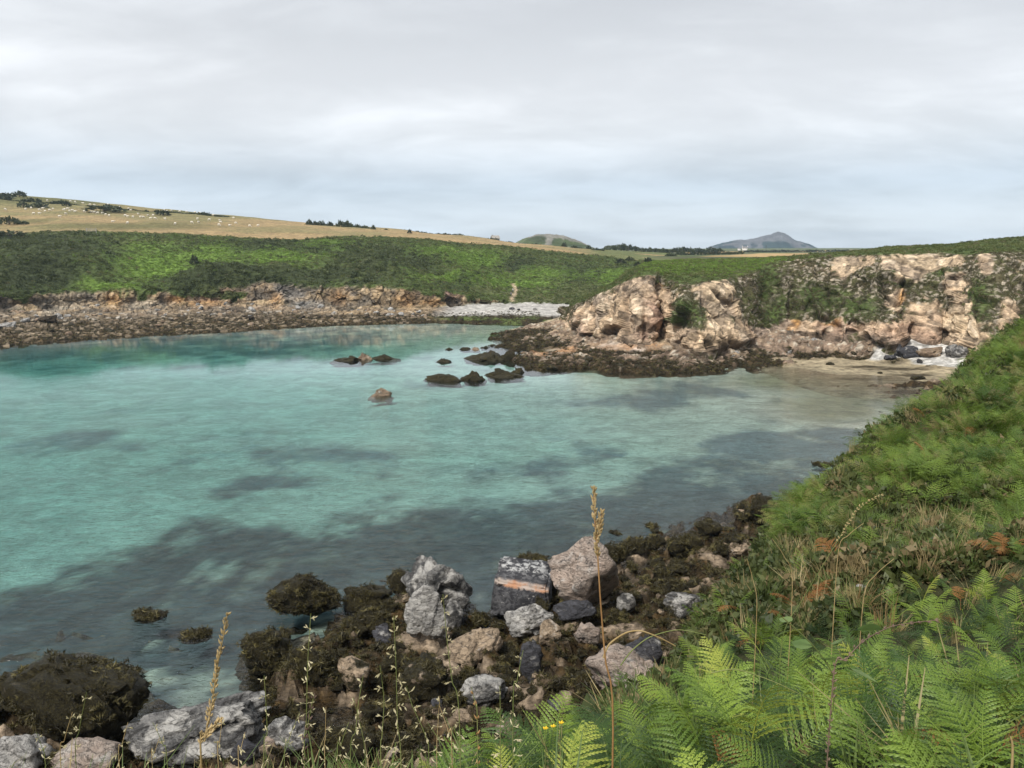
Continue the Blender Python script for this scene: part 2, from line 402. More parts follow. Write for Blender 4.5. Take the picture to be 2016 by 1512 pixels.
T = np.broadcast_to(t[None], G.shape[:2]); PX, PY = project(G)
# mounds of gorse and the dark ridge, real humps of the slope
def hump(px, py, D, rx, ry, h):
    c = at_D(px, py, D); return h * np.exp(-(((G[..., 0] - c[0]) / rx) ** 2 + ((G[..., 1] - c[1]) / ry) ** 2))
slope_m = sstep(2.9, 3.3, T) * (1 - sstep(4.95, 5.1, T))
G[..., 2] += slope_m * (hump(110, 520, 312, 22, 22, 8.5) + hump(440, 550, 303, 10, 13, 6.5) + hump(385, 560, 298, 10, 12, 3.5) - hump(320, 520, 330, 16, 24, 4.0) + hump(620, 500, 345, 12, 16, 3.0) + hump(760, 530, 325, 14, 16, 4.0) - hump(850, 520, 340, 8, 20, 3.0) + hump(930, 545, 345, 10, 16, 3.0) + hump(540, 530, 320, 9, 12, 2.5))
Nn = grid_normals(G)
n_lo = fbm(G * 0.035, 3, 3); n_mid = fbm(G * 0.16, 4, 5); n_hi = fbm(G * 0.6, 3, 9)
inter = sstep(0.6, 1.15, T) * (1 - sstep(1.9, 2.1, T)); cliff = sstep(1.85, 2.1, T) * (1 - sstep(2.95, 3.12, T))
beach = sstep(840, 900, PX + 14 * n_mid)
b1, c1, h1 = blocks(G * np.array((1, 1, 1.3)), 1.6, 11); b2, c2, h2 = blocks(G @ Matrix.Rotation(0.6, 3, 'Y').__array__() if False else G * np.array((1, .7, .8)) , 4.2, 12)
rocky = inter * (1 - sstep(0.3, 0.9, beach) * sstep(1.35, 1.5, T + 0.15 * n_mid))
G = G + Nn * (rocky * (0.36 * b1 + 0.2 * n_hi + 0.5 * n_mid))[..., None] * np.array((.3, .3, 1.0))
G = G + Nn * (cliff * (0.30 * b2 + 0.35 * b1 + 1.3 * n_mid + 0.35 * n_hi))[..., None]
F1, F2, H, _ = worley(G * 0.42, 21)
G[..., 2] += slope_m * (0.8 * (0.5 - F1) + 0.9 * n_mid + 1.6 * n_lo) + sstep(5.1, 5.4, T) * n_lo * 1.0
# albedo zones
Cc = np.zeros(G.shape) + np.array(VEG)
wcol = mixc(mixc(np.array(WEED) * 1.2, np.array((.085, .06, .03)), sstep(-.2, .3, n_hi)), np.array((.24, .19, .13)), sstep(0.62, 0.85, h1) * sstep(.75, 1.15, T + .3 * n_mid))
pale = mixc(mixc(np.array((.13, .11, .085)), np.array((.235, .195, .145)), sstep(0.3, 0.95, h1)), np.array(BUFF) * .55, sstep(0.0, 0.5, n_mid) * 0.6)
pale = mixc(pale, np.array(DARK), (1 - sstep(0.05, 0.35, h1)))
up = sstep(1.36, 1.84, T + 0.30 * n_mid + 0.16 * n_lo + 0.10 * sstep(500, 0, PX) + .1 * (h1 - .5))
ic = mixc(wcol, pale, up); ic = mixc(ic, np.array((.46, .42, .36)), (h1 > 0.93) * (T > 1.5) * 0.8); ic *= (0.55 + 0.45 * c1)[..., None]
bc = mixc(mixc(np.array(WEED) * 1.2, np.array((.10, .13, .04)), sstep(0.0, 0.4, n_mid)), np.array(PEB) * 0.92, sstep(1.33, 1.45, T + 0.10 * n_mid + 0.03 * n_hi))
bc = mixc(bc, np.array(SAND), sstep(1085, 1110, PX) * (T < 1.25) * 0.9)
ic = mixc(ic, bc * (0.9 + 0.2 * n_hi)[..., None], beach)
Cc = mixc(Cc, ic, 1 - sstep(1.92, 2.06, T + 0.05 * n_hi))
rk = mixc(mixc(np.array((.16, .135, .105)), np.array((.36, .265, .16)), sstep(-0.35, 0.2, n_mid + .4 * n_hi)), np.array((.27, .175, .125)), sstep(-0.15, 0.25, n_lo) * 0.7)
rk = mixc(rk, np.array((.20, .20, .195)), .8 * splat(PX, PY, [(570, 575, 30, 32), (610, 600, 40, 12)]))
rk = mixc(rk, np.array(OCHRE), 0.5 * splat(PX, PY, [(545, 592, 14, 16), (665, 585, 20, 14), (800, 590, 22, 18), (850, 597, 30, 8), (225, 592, 16, 18), (350, 588, 25, 10), (400, 598, 40, 7)]))
rk = mixc(rk, np.array((.19, .115, .10)), 0.85 * splat(PX, PY, [(880, 575, 55, 12), (830, 563, 30, 8), (950, 585, 30, 7)]))
rk = mixc(rk, np.array((.48, .42, .33)), 0.7 * splat(PX, PY, [(130, 592, 40, 16), (280, 596, 30, 10), (100, 615, 20, 10)]))
rk = mixc(rk, np.array(DARK), (1 - sstep(0.02, 0.3, h2)) * 0.75); rk = mixc(rk, np.array((.42, .34, .24)), sstep(0.9, 0.98, h1) * 0.4); rk *= (0.45 + 0.55 * np.minimum(c1, c2))[..., None]
cv = sstep(0.05, 0.4, n_mid + .25 * n_lo + 0.9 * (T - 2.75) + 0.5 * splat(PX, PY, [(470, 585, 40, 14), (40, 585, 60, 30), (380, 580, 50, 12)]))
cw = sstep(1.95, 2.05, T + 0.04 * n_hi) * (1 - sstep(2.9, 3.0, T + 0.1 * n_mid)) * (1 - 0.9 * sstep(960, 1000, PX))
lw = sstep(1.55, 1.78, T + .25 * n_mid + .1 * n_hi) * (1 - beach) * (1 - sstep(1.98, 2.04, T)); Cc = mixc(Cc, rk * (.8 + .4 * h1)[..., None], lw * .75); Cc = mixc(Cc, rk, cw * (1 - cv))
# slope zones
SV = sstep(2.75, 3.0, T + 0.1 * n_mid) * (1 - sstep(4.98, 5.03, T + 0.035 * n_mid))
vg = mixc(np.array(VEG), np.array(OLIVE), sstep(-0.1, 0.4, n_lo) * 0.7)
dk = splat(PX + 26 * n_mid, PY + 12 * n_mid, [(100, 505, 135, 46), (60, 550, 120, 34), (430, 540, 75, 34), (360, 562, 120, 16), (520, 555, 70, 22), (560, 485, 200, 14), (780, 515, 130, 30), (650, 545, 150, 16), (900, 560, 60, 12), (1020, 520, 40, 20), (1140, 540, 60, 22), (700, 500, 70, 14), (40, 470, 110, 8)])
br = splat(PX + 26 * n_mid, PY + 10 * n_mid, [(310, 515, 95, 38), (430, 500, 70, 22), (560, 505, 90, 18), (930, 510, 70, 20), (860, 495, 60, 12), (1000, 560, 110, 10), (1080, 540, 90, 14), (900, 545, 90, 10), (230, 565, 90, 10), (1200, 545, 70, 16), (640, 480, 60, 8)])
vg = mixc(vg, np.array(VEGD), np.clip(dk * 1.1, 0, 1)); vg = mixc(vg, np.array(BRIGHT), np.clip(br * 0.95, 0, 1) * (1 - 0.6 * dk))
pathm = np.exp(-((PX - (1012 + (PY - 575) * -0.06 + 4 * np.sin(PY * 0.2))) / 4.5) ** 2) * (PY > 556) * (PY < 602)
vg = mixc(vg, np.array((.40, .31, .21)), pathm * (T > 2.0))
Cc = mixc(Cc, vg, np.maximum(SV, cw * cv)); 
fl = mixc(np.array(TAN), np.array(TAN2), np.clip(sstep(-0.2, 0.45, n_lo + 0.4 * fbm(G * np.array((.012, .06, .06)), 3, 40)) * 0.8 + splat(PX, PY, [(100, 385, 420, 34), (380, 425, 130, 10), (100, 402, 300, 8)]), 0, 1))
fl = mixc(fl, np.array((.10, .105, .04)), splat(PX, PY, [(150, 398, 240, 3), (50, 435, 60, 4), (250, 445, 200, 8), (330, 418, 160, 3), (60, 392, 160, 5)]) * 0.8)
fl = mixc(fl, np.array(VEG) * 1.3, sstep(1090, 1200, PX) * sstep(-.3, .2, n_lo + .2) * 0.8)
Cc = mixc(Cc, fl, sstep(4.98, 5.03, T + 0.035 * n_mid))
LEFT_G, LEFT_T, LEFT_C, LEFT_PX, LEFT_PY, LEFT_N = G, T, Cc, PX, PY, grid_normals(G)
LEFT_DK, LEFT_BR, LEFT_SV, LEFT_CV = dk, br, SV, cw * cv
hill = obj('hillside', mesh_np('hillside', G, grid_faces(*G.shape[:2]), M_CLIFF, Cc, smooth=False)); tag(hill, kind='structure')

# ---------------------------------------------------------------- far plain with strips of stubble field
FP = [(900, 488.5), (1100, 489.5), (1300, 490), (1500, 489), (1700, 488.5), (1900, 488), (2100, 487), (2500, 485), (3100, 485)]
cols = []
for px, sk in FP:
    pts = [at_D(px, 520, 470) - np.array((0, 0, 7)), at_D(px, 509, 560), at_D(px, 505, 640), at_D(px, 500, 900), at_D(px, 495.5, 1300), at_D(px, 491.5, 1900), at_D(px, sk, 2600), at_D(px, sk + 3.5, 4300)]
    cols.append(pts)
G, t, u = loft(cols, 420, [8, 12, 16, 18, 18, 18, 10]); T = np.broadcast_to(t[None], G.shape[:2]); PX, PY = project(G)
n_lo = fbm(G * np.array((.012, .004, .01)), 3, 60); G[..., 2] += fbm(G * 0.01, 3, 61) * 0.6
def quad_mask(pts, soft=2.0):
    m = np.ones(PX.shape)
    for (x0, y0), (x1, y1) in zip(pts, pts[1:] + pts[:1]):
        m *= sstep(-0.4, 0.4, ((x1 - x0) * (PY - y0) - (y1 - y0) * (PX - x0)) / math.hypot(x1 - x0, y1 - y0))
    return m
Cc = mixc(np.array(VEG), np.array(OLIVE), sstep(-.3, .4, n_lo)); Cc = mixc(Cc, np.array((.13, .15, .06)), sstep(4.0, 5.5, T) * 0.5)
gold = np.array((.40, .275, .125))
fm = np.maximum.reduce([quad_mask([(1375, 505), (1500, 498.6), (1650, 498.4), (1632, 505.5)]), quad_mask([(1275, 502), (1360, 496.5), (1490, 494.5), (1400, 499.5)]), quad_mask([(1570, 496), (1600, 494), (1690, 491.2), (1680, 494)]), quad_mask([(1180, 505), (1200, 496), (1260, 498), (1275, 507)]) * 0.7])
Cc = mixc(Cc, gold * (1 + 0.15 * n_lo)[..., None], fm)
plain = obj('farmland_plain', mesh_np('farmland_plain', G, grid_faces(*G.shape[:2]), M_FIELD, Cc)); tag(plain, kind='structure')
FAR_G, FAR_T, FAR_PX, FAR_PY, FAR_FM = G, T, PX, PY, fm

# ---------------------------------------------------------------- two distant hills
def far_hill(name, D, prof, depth, rock_h, seed, cols3):
    xs = np.array([p[0] for p in prof], float); ys = np.array([p[1] for p in prof], float)
    s = np.linspace(xs[0], xs[-1], 260); yk = np.interp(s, xs, ys); yk = yk - (1.0 if D < 2000 else 1.8) * np.minimum(1, (493 - yk) / 14) * fbm(np.stack((s * .09, s * 0, s * 0 + seed), -1), 4, seed, .6); zt = np.array([at_D(a, b, D)[2] for a, b in zip(s, yk)]); X0 = (s - 1008) / FPX * D * cP
    zb = at_D(1200, 492, D)[2] - 6
    v = np.linspace(-1, 1, 90); prof_v = (1 - np.abs(v) ** 1.6)
    P = np.zeros((260, 90, 3)); P[..., 0] = X0[:, None]; P[..., 1] = D + v[None] * depth; P[..., 2] = zb + (zt - zb)[:, None] * prof_v[None]
    k = D / 1200.0
    q = P * np.array((1, 1, 1.5)) / k
    rg = fbm(q * 0.03, 5, seed, 0.55, True); lo = fbm(q * 0.02, 3, seed + 3)
    hh = (P[..., 2] - zb) / (zt.max() - zb)
    P[..., 2] += (rg * 2.4 + lo * 2) * (k if D < 2000 else .8) * sstep(0.12, 0.6, hh) * 1.0
    rmask = sstep(0.05, 0.35, rg + 0.5 * (hh - rock_h))
    c = mixc(mixc(np.array(cols3[0]), np.array(cols3[1]), sstep(-.3, .3, lo)), np.array(cols3[2]), rmask)
    return tag(obj(name, mesh_np(name, P, grid_faces(260, 90), M_FIELD, c)), kind='structure')
far_hill('craggy_hill', 1350, [(985, 492), (1010, 480), (1030, 470), (1055, 463), (1068, 461), (1090, 464), (1110, 466), (1130, 471), (1150, 481), (1175, 490), (1200, 494)], 70, 0.8, 70, [VEG, VEGD, (.19, .18, .15)])
far_hill('mountain', 3600, [(1370, 492), (1385, 491), (1400, 484), (1430, 476), (1445, 473), (1470, 472), (1490, 468), (1508, 463), (1516, 462), (1522, 458), (1530, 455.5), (1540, 458.5), (1546, 463), (1553, 466), (1565, 474), (1590, 480), (1605, 488), (1620, 492)], 110, 0.55, 80, [(.03, .05, .045), (.02, .035, .035), (.12, .12, .125)])

# ---------------------------------------------------------------- headland cliff
# px, base(py,z), top(py,dD), shoulder(py,dD), sky(py,dD)
def dirpt(px, D, z):
    p = at_D(px, 600, D); p[2] = z; return p
cols = []
def hc(px, bpy, bz, tpy, td, spy, sdD, kpy, kD):
    b = at_z(px, bpy, bz); D = b[1]; lo = b.copy(); lo[2] = -1.5; lo[1] -= 2.0
    top = at_D(px, tpy, D + td); m1 = b + (top - b) * 0.45; m1[1] -= td * 0.12; sh = at_D(px, spy, D + sdD); sk = at_D(px, kpy, kD); bk = np.array((sk[0] * 1.25, sk[1] * 1.25, sk[2] - 6))
    cols.append([lo, b, m1, top, sh, sk, bk])
# wraps round the nose from its hidden back
for px, D, zt, shz in ((1300, 292, 15, 18), (1215, 282, 12, 13.5), (1150, 262, 8.5, 9.5)):
    b = dirpt(px, D, 2.5); top = dirpt(px + 22, D - 8, zt); cols.append([dirpt(px, D + 3, -1.5), b, (b + top) / 2, top, dirpt(px + 60, D - 18, shz), dirpt(px + 90, D - 24, shz), dirpt(px + 120, D - 26, shz)])
b = dirpt(1111, 238, 2.3); cols.append([dirpt(1109, 238, -1.5), b, dirpt(1116, 238, 5), dirpt(1124, 238, 7), dirpt(1150, 240, 9), dirpt(1180, 242, 10), dirpt(1220, 243, 11.5)])
for a in [(1126, 650, 2.5, 603, 8, 596, 18, 594, 236), (1160, 662, 2.5, 587, 10, 582, 20, 580, 234), (1205, 670, 2.7, 567, 11, 562, 22, 560, 230), (1250, 676, 3.0, 546, 12, 540, 24, 528, 240),
          (1290, 676, 3.0, 541, 12, 528, 34, 516, 262), (1312, 672, 3.0, 548, 9, 528, 36, 515, 262), (1345, 686, 3.0, 560, 13, 530, 42, 513, 262), (1385, 690, 3.0, 556, 15, 527, 44, 512, 262), (1425, 680, 3.2, 552, 13, 524, 44, 511, 262),
          (1475, 668, 3.6, 540, 16, 518, 42, 510, 262), (1530, 660, 4, 518, 18, 512, 40, 509, 262), (1600, 660, 4, 508, 18, 505, 34, 504, 255), (1680, 664, 4, 504, 18, 500, 34, 497, 245), (1740, 678, 3.6, 503, 20, 496, 38, 489, 238),
          (1800, 673, 4, 502, 20, 493, 36, 486, 232), (1860, 679, 3.6, 500, 19, 491, 36, 483, 226), (1905, 690, 3.6, 502, 22, 488, 40, 479, 222), (1960, 690, 4, 498, 24, 484, 44, 473, 218), (2020, 682, 4.5, 492, 26, 478, 46, 466, 214),
          (2150, 690, 4.5, 480, 28, 466, 48, 450, 205), (2350, 705, 4.5, 470, 28, 455, 48, 436, 195), (2650, 730, 5, 450, 30, 440, 48, 420, 190), (3100, 760, 5, 440, 30, 420, 48, 400, 190)]:
    hc(*a)
G, t, u = loft(cols, 1250, [10, 90, 120, 50, 34, 8]); T = np.broadcast_to(t[None], G.shape[:2]); PX, PY = project(G)
Nn = grid_normals(G)
if Nn[600, 120, 1] > 0: Nn = -Nn
Rm = np.array(Euler((0.35, 0.75, 0.2)).to_matrix())
Q = G @ Rm.T
n_lo = fbm(G * 0.05, 3, 103); n_mid = fbm(Q * np.array((.22, .22, .09)), 4, 105); n_hi = fbm(G * 0.7, 4, 109, 0.6); rdg = fbm(Q * np.array((.11, .11, .04)), 4, 111, 0.55, True)
b1, c1, h1 = blocks(Q * np.array((1, 1, .8)), 1.6, 115, .6); b2, c2, h2 = blocks(Q * np.array((1, 1, .5)), 4.0, 116, .7); b3, c3, h3 = blocks(G, 0.6, 117)
face = sstep(0.5, 1.05, T) * (1 - 0.75 * sstep(2.2, 2.9, T)) * (1 - sstep(2.85, 3.1, T + 0.08 * n_mid))
G = G + Nn * (face * (0.58 * b2 + 0.42 * b1 + 0.26 * b3 + 0.9 * rdg + 0.3 * n_mid + 0.1 * n_hi))[..., None]
def relax(A):
    B = A.copy(); B[1:-1, 1:-1] = .30 * A[1:-1, 1:-1] + .14 * (A[:-2, 1:-1] + A[2:, 1:-1]) + .21 * (A[1:-1, :-2] + A[1:-1, 2:]); return B
G = relax(relax(G))
# gullies, caves and buttresses
def dent(x, y, rx, ry, d): return d * np.exp(-(((PX - x) / rx) ** 2 + ((PY - y) / ry) ** 2))
gul = dent(1306, 620, 10, 60, 8) + dent(1180, 630, 8, 40, 2.5) + dent(1235, 600, 7, 45, 2.5) + dent(1270, 620, 6, 40, 2) + dent(1385, 600, 6, 36, 2) + dent(1560, 600, 8, 50, 2.5) + dent(1640, 570, 8, 40, 2.5) + dent(1740, 580, 8, 60, 2.5) + dent(1785, 570, 7, 50, 2) + dent(1880, 590, 8, 50, 2.5) + dent(1935, 600, 9, 60, 3) + dent(1300, 560, 14, 20, 2) + dent(1350, 575, 10, 16, 2.5) + dent(1518, 590, 26, 70, 4.5) + dent(1685, 655, 11, 17, 7) + dent(1799, 658, 10, 17, 6) + dent(1862, 652, 9, 22, 5) + dent(1630, 660, 8, 14, 3) + dent(1450, 600, 12, 40, 2)
gul = gul - dent(1360, 640, 30, 45, 3.0) - dent(1830, 645, 24, 40, 3.5) - dent(1740, 660, 26, 26, 2.5) - dent(1250, 640, 40, 40, 1.5) - dent(1420, 660, 40, 28, 2.5) - dent(1900, 660, 20, 30, 2.0)
G[..., 1] += gul * sstep(0.6, 1.0, T)
F1, F2, H, _ = worley(G * 0.5, 121)
tops = sstep(2.95, 3.2, T); G[..., 2] += tops * (0.5 * (0.5 - F1) + 0.35 * fbm(G * 0.15, 3, 122))
bare = splat(PX + 14 * n_mid, PY + 10 * n_mid, [(1200, 620, 70, 42), (1262, 590, 50, 50), (1300, 600, 34, 40), (1410, 610, 36, 60), (1420, 660, 60, 26), (1400, 575, 30, 18), (1810, 518, 78, 20), (1790, 545, 30, 14), (1672, 522, 30, 18), (1760, 590, 20, 24), (1830, 640, 60, 44), (1770, 660, 60, 24), (1890, 640, 36, 40), (1880, 560, 22, 28), (1905, 600, 20, 40), (1500, 668, 60, 14), (1560, 655, 40, 22), (1640, 655, 60, 22), (1920, 675, 40, 20), (1940, 520, 16, 14), (1990, 610, 20, 14), (1340, 660, 40, 22), (1710, 510, 12, 12)])
lowband = 1 - sstep(1.35, 1.75, T + 0.25 * n_mid)
vegp = splat(PX + 12 * n_mid, PY + 10 * n_mid, [(1360, 615, 34, 24), (1330, 625, 16, 10), (1520, 545, 22, 60), (1536, 620, 22, 32), (1930, 590, 26, 50), (1620, 590, 60, 30), (1700, 610, 40, 26), (1860, 540, 24, 10), (1340, 545, 40, 10)])
veg = np.clip(sstep(-0.15, 0.22, 0.50 - 0.95 * bare - 0.42 * lowband + 0.8 * vegp + 0.35 * n_lo + 0.55 * n_hi + 0.25 * n_mid), 0, 1)
rk = mixc(mixc(np.array((.50, .37, .245)), np.array((.43, .295, .205)), sstep(-0.25, 0.3, n_lo + 0.5 * n_mid)), np.array((.29, .25, .205)), sstep(0.0, 0.45, n_mid) * 0.6)
rk = mixc(rk, np.array((.54, .42, .28)), np.clip(splat(PX, PY, [(1810, 518, 80, 24), (1410, 600, 34, 55), (1672, 522, 30, 18), (1900, 640, 40, 50), (1760, 590, 20, 24), (1780, 545, 40, 20)]), 0, 1) * 0.85)
rk = mixc(rk, np.array((.34, .20, .15)), 0.7 * splat(PX, PY, [(1290, 625, 22, 40), (1270, 655, 30, 14)]))
rk = mixc(rk, np.array(OCHRE), 0.9 * splat(PX + 4 * n_hi, PY, [(1315, 556, 11, 9), (1553, 620, 9, 10), (1570, 635, 8, 14), (1562, 650, 10, 8), (1780, 585, 14, 14), (1636, 632, 18, 6), (1517, 620, 4, 40)]))
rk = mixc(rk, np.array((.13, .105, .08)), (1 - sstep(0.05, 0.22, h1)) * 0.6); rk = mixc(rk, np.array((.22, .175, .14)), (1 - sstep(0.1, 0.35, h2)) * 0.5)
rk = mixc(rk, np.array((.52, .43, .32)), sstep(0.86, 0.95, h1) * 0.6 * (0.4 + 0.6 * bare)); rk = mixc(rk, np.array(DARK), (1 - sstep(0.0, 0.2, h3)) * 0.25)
rk = mixc(rk, np.array((.11, .085, .065)), (1 - sstep(0.95, 1.22, T + 0.10 * n_mid)) * 0.75); rk *= (0.58 + 0.42 * np.minimum(np.minimum(c1, c2), 0.7 + 0.3 * c3))[..., None]  # albedo darkened along crevices, standing in for their weak shade
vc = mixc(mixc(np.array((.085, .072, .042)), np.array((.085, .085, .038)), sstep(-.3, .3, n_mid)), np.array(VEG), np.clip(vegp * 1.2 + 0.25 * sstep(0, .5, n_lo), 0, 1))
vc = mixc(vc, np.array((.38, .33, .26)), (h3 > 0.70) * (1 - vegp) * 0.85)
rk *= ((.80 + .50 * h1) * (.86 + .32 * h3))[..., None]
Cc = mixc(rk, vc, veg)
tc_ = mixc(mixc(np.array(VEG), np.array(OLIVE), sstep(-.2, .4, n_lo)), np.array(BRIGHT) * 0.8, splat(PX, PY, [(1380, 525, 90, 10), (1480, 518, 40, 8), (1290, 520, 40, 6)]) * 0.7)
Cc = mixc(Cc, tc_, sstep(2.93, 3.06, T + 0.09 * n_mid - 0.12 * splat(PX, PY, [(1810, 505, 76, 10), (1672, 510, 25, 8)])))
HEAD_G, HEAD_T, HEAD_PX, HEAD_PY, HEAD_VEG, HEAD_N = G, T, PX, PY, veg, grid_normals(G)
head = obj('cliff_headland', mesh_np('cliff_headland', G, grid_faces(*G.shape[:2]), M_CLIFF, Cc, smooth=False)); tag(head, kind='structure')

# ---------------------------------------------------------------- tidal rock platform, sand and pebble cove below the headland (height map)
PF = [(975,668,-.1,1,0),(985,685,-.1,1,0),(1010,690,-.3,.6,0),(1020,712,0,1,0),(1035,728,-.1,1,0),(1100,729,-.1,1,0),(1200,733,-.1,1,0),(1300,737,-.1,1,0),(1400,730,-.1,1,0),(1480,723,-.1,1,0),(1530,716,.2,.6,0),
 (1050,664,1.0,1,0),(1100,652,1.7,1,0),(1180,668,2.3,1,0),(1100,690,.35,.5,.5),(1050,700,.25,.7,.2),(1080,715,.7,1,0),(1150,700,.9,1,0),(1150,718,.8,1,0),(1250,705,1.2,1,0),(1250,722,.8,1,0),(1250,685,2.2,.6,.7),(1200,682,1.9,.5,.6),(1330,695,2,1,.2),(1340,718,.9,1,0),(1400,705,1.4,1,0),(1400,686,2.8,.9,.6),(1460,708,.9,1,0),(1480,692,1.6,.9,.5),(1480,678,2.7,.9,.6),(1560,696,1.2,.9,.5),(1560,672,3.2,.9,.6),(1620,700,.8,.9,.2),(1640,690,1.3,.9,.4),(1640,672,3,.9,.4),(1700,705,.7,.7,.1),(1740,692,2.2,.1,1),(1800,684,3.1,.1,1),(1750,700,1.4,.1,1),(1840,705,1.6,.1,1),(1880,708,1.6,0,1),(1920,702,2.4,0,1),(1960,698,3,.2,.8),(2100,695,4,.5,.5),
 (1560,711,.40,0,0),(1600,725,.10,0,0),(1650,706,.62,.3,0),(1700,718,.35,.2,0),(1750,724,.30,.2,0),(1760,712,.8,.6,.1),(1820,724,.55,.5,.1),(1830,738,.15,.3,0),(1600,738,-.06,0,0),(1520,728,-.3,0,0),(1700,744,-.10,0,0),(1800,754,-.08,0,0),(1880,745,.4,.1,.2),(1940,735,.9,0,.6),(1950,760,.3,0,.2),(2050,740,1.8,.2,.6),
 (1300,752,-1.1,0,0),(1150,748,-1.8,0,0),(1000,738,-2,.0,0),(930,690,-2,0,0),(1450,745,-.6,0,0),(1600,760,-.32,0,0),(1750,775,-.30,0,0),(950,660,-1.8,0,0),(1020,650,-1.5,0,0),(1070,642,-.2,.2,0),(1900,790,-.6,0,0),(1050,770,-2.6,0,0),(1300,790,-2.4,0,0),(1550,800,-.9,0,0),(900,720,-2.8,0,0)]
PF = [(a, b, c * .72 if (r > .5 and c > .3 and b > 686) else c, r, pb) for a, b, c, r, pb in PF]
pts = [at_z(a, b, c) for a, b, c, _, _ in PF]; vals = [(c, r, pb) for _, _, c, r, pb in PF]
for px, b, z in ((1126, 650, 2.6), (1205, 668, 3), (1300, 674, 3.2), (1385, 688, 3.2), (1475, 666, 3.8), (1600, 660, 4), (1740, 676, 3.8), (1860, 678, 3.8), (1960, 690, 4.2)):
    p = at_z(px, b, z); p[1] += 5; pts.append(p.copy()); vals.append((z + .6, .5, .3)); p[1] += 22; pts.append(p); vals.append((z + 1.5, .5, .3))
pts = np.array(pts); vals = np.array(vals); PFT = TPS(pts[:, :2], vals[:, 0], 2e-2)
def platform_mesh():
    xs = np.arange(-26, 126, 0.36); ys = np.arange(124, 246, 0.36); X, Y = np.meshgrid(xs, ys, indexing='ij')
    Z = PFT(X, Y); rp = idw(pts[:, :2], vals[:, 1:], X, Y, 3.2)
    P = np.stack((X, Y, Z), -1); PX, PY = project(P)
    n1 = fbm(P * np.array((.12, .12, .1)), 4, 131); n2 = fbm(P * 0.6, 4, 132, 0.6)
    rock = sstep(0.3, 0.6, rp[..., 0] + 0.25 * n1); Q = P @ Rm.T
    b1, c1, h1 = blocks(np.stack((Q[..., 0], Q[..., 1] * .6, Q[..., 2]), -1), 2.2, 133); b2, c2, h2 = blocks(P, 0.8, 134); rd = fbm(Q * np.array((.14, .3, .2)), 4, 135, .55, True)
    P[..., 2] += rock * (1 - .3 * sstep(2.2, 3.2, Z)) * (0.30 * b1 + 0.40 * b2 + 0.6 * rd * sstep(-.5, .6, Z) + 0.35 * n1) + (1 - rock) * 0.03 * n1 + (1 - rock) * 0.10 * n2 * (rp[..., 1] > .4)
    z = P[..., 2]
    wet = 1 - sstep(1.0, 1.9, z + 1.7 * n1 + 0.6 * n2)
    dry = mixc(mixc(np.array((.40, .30, .20)), np.array((.24, .175, .125)), sstep(-.3, .3, n1 + .6 * n2)), np.array((.48, .42, .33)), sstep(.78, .97, h2)); dry = mixc(dry, np.array(DARK), (1 - sstep(0, .28, h1)) * .7)
    wd = mixc(np.array(WEED), np.array((.062, .044, .022)), sstep(-.25, .35, n2)); wd = mixc(wd, np.array((.19, .14, .10)), (h2 > .86) * .7 * (z > .5))
    rc = mixc(dry, wd, wet) * (0.5 + 0.5 * np.minimum(c1, c2))[..., None]
    orange = splat(PX, PY, [(1240, 683, 62, 7), (1110, 692, 26, 7), (1060, 699, 16, 4)]); rc = mixc(rc, np.array((.44, .26, .14)) * (0.8 + .4 * h2)[..., None], np.clip(orange * 1.1, 0, 1) * .85)
    sd_ = mixc(np.array(SAND), np.array((.17, .20, .045)), sstep(0.05, .45, n1 + .3 * n2) * sstep(1640, 1760, PX) * sstep(.15, .5, z) * .8)
    sd_ = mixc(sd_, np.array((.26, .22, .145)), 1 - sstep(0, .55, z + .15 * n1))
    weedy = splat(PX + 20 * n1, PY + 3 * n2, [(1690, 746, 60, 2.5), (1790, 772, 40, 5), (1770, 726, 60, 3), (1800, 738, 40, 3), (1700, 722, 40, 3), (1560, 765, 40, 4)]); sd_ = mixc(sd_, np.array(WEED), np.clip(weedy * 1.2, 0, 1) * .9)
    pb = mixc(np.array((.52, .505, .47)), np.array((.30, .285, .255)), (h2 < .4) * .8)
    sd_ = mixc(sd_, pb, sstep(.35, .6, rp[..., 1] + .12 * n1))
    c = mixc(sd_, rc, rock)
    return P, c, rock
P, c, PF_ROCK = platform_mesh(); PLAT_P, PLAT_C = P, c
plat = obj('rocky_foreshore', mesh_np('rocky_foreshore', P, grid_faces(*P.shape[:2]), M_CLIFF, c)); tag(plat, kind='structure')

# ---------------------------------------------------------------- near slope and its rocky shore (height map)
NEAR = [(2016,662,62),(1930,722,54),(1860,770,49),(1780,836,41),(1700,902,34),(1640,940,30.5),(1590,995,27.5),(1500,1065,23),(1430,1140,18.5),(1370,1220,14),(1300,1300,10),(1200,1350,8),(1100,1390,6.5),(900,1440,5),(700,1490,4.2),(400,1540,3.6),(0,1580,3.3),(-400,1620,3.0)]
off = {0:0}
pts, zz = [], []
def addp(x, y, z): pts.append((x, y)); zz.append(z)
for px, py, D in NEAR:
    p = at_D(px, py, D); sub = 0.45 if D > 9 else 0.45
    addp(p[0], p[1], p[2] - sub)
for px, py, D in [(2016,1000,12),(2016,850,22),(2016,740,37),(1800,900,24),(1800,1000,17),(1900,800,36),(1650,1080,15),(1500,1250,8.5),(1700,1250,7.5),(2016,1250,6),(1850,1130,11),(1500,1500,2.6),(2016,1500,2.6),(1200,1500,2.8),(2250,650,56),(2250,800,30),(2250,1000,14),(2500,700,40),(2500,900,20),(2150,650,66)]:
    p = at_D(px, py, D); addp(p[0], p[1], p[2] - (0.5 if D > 5 else 0.25))
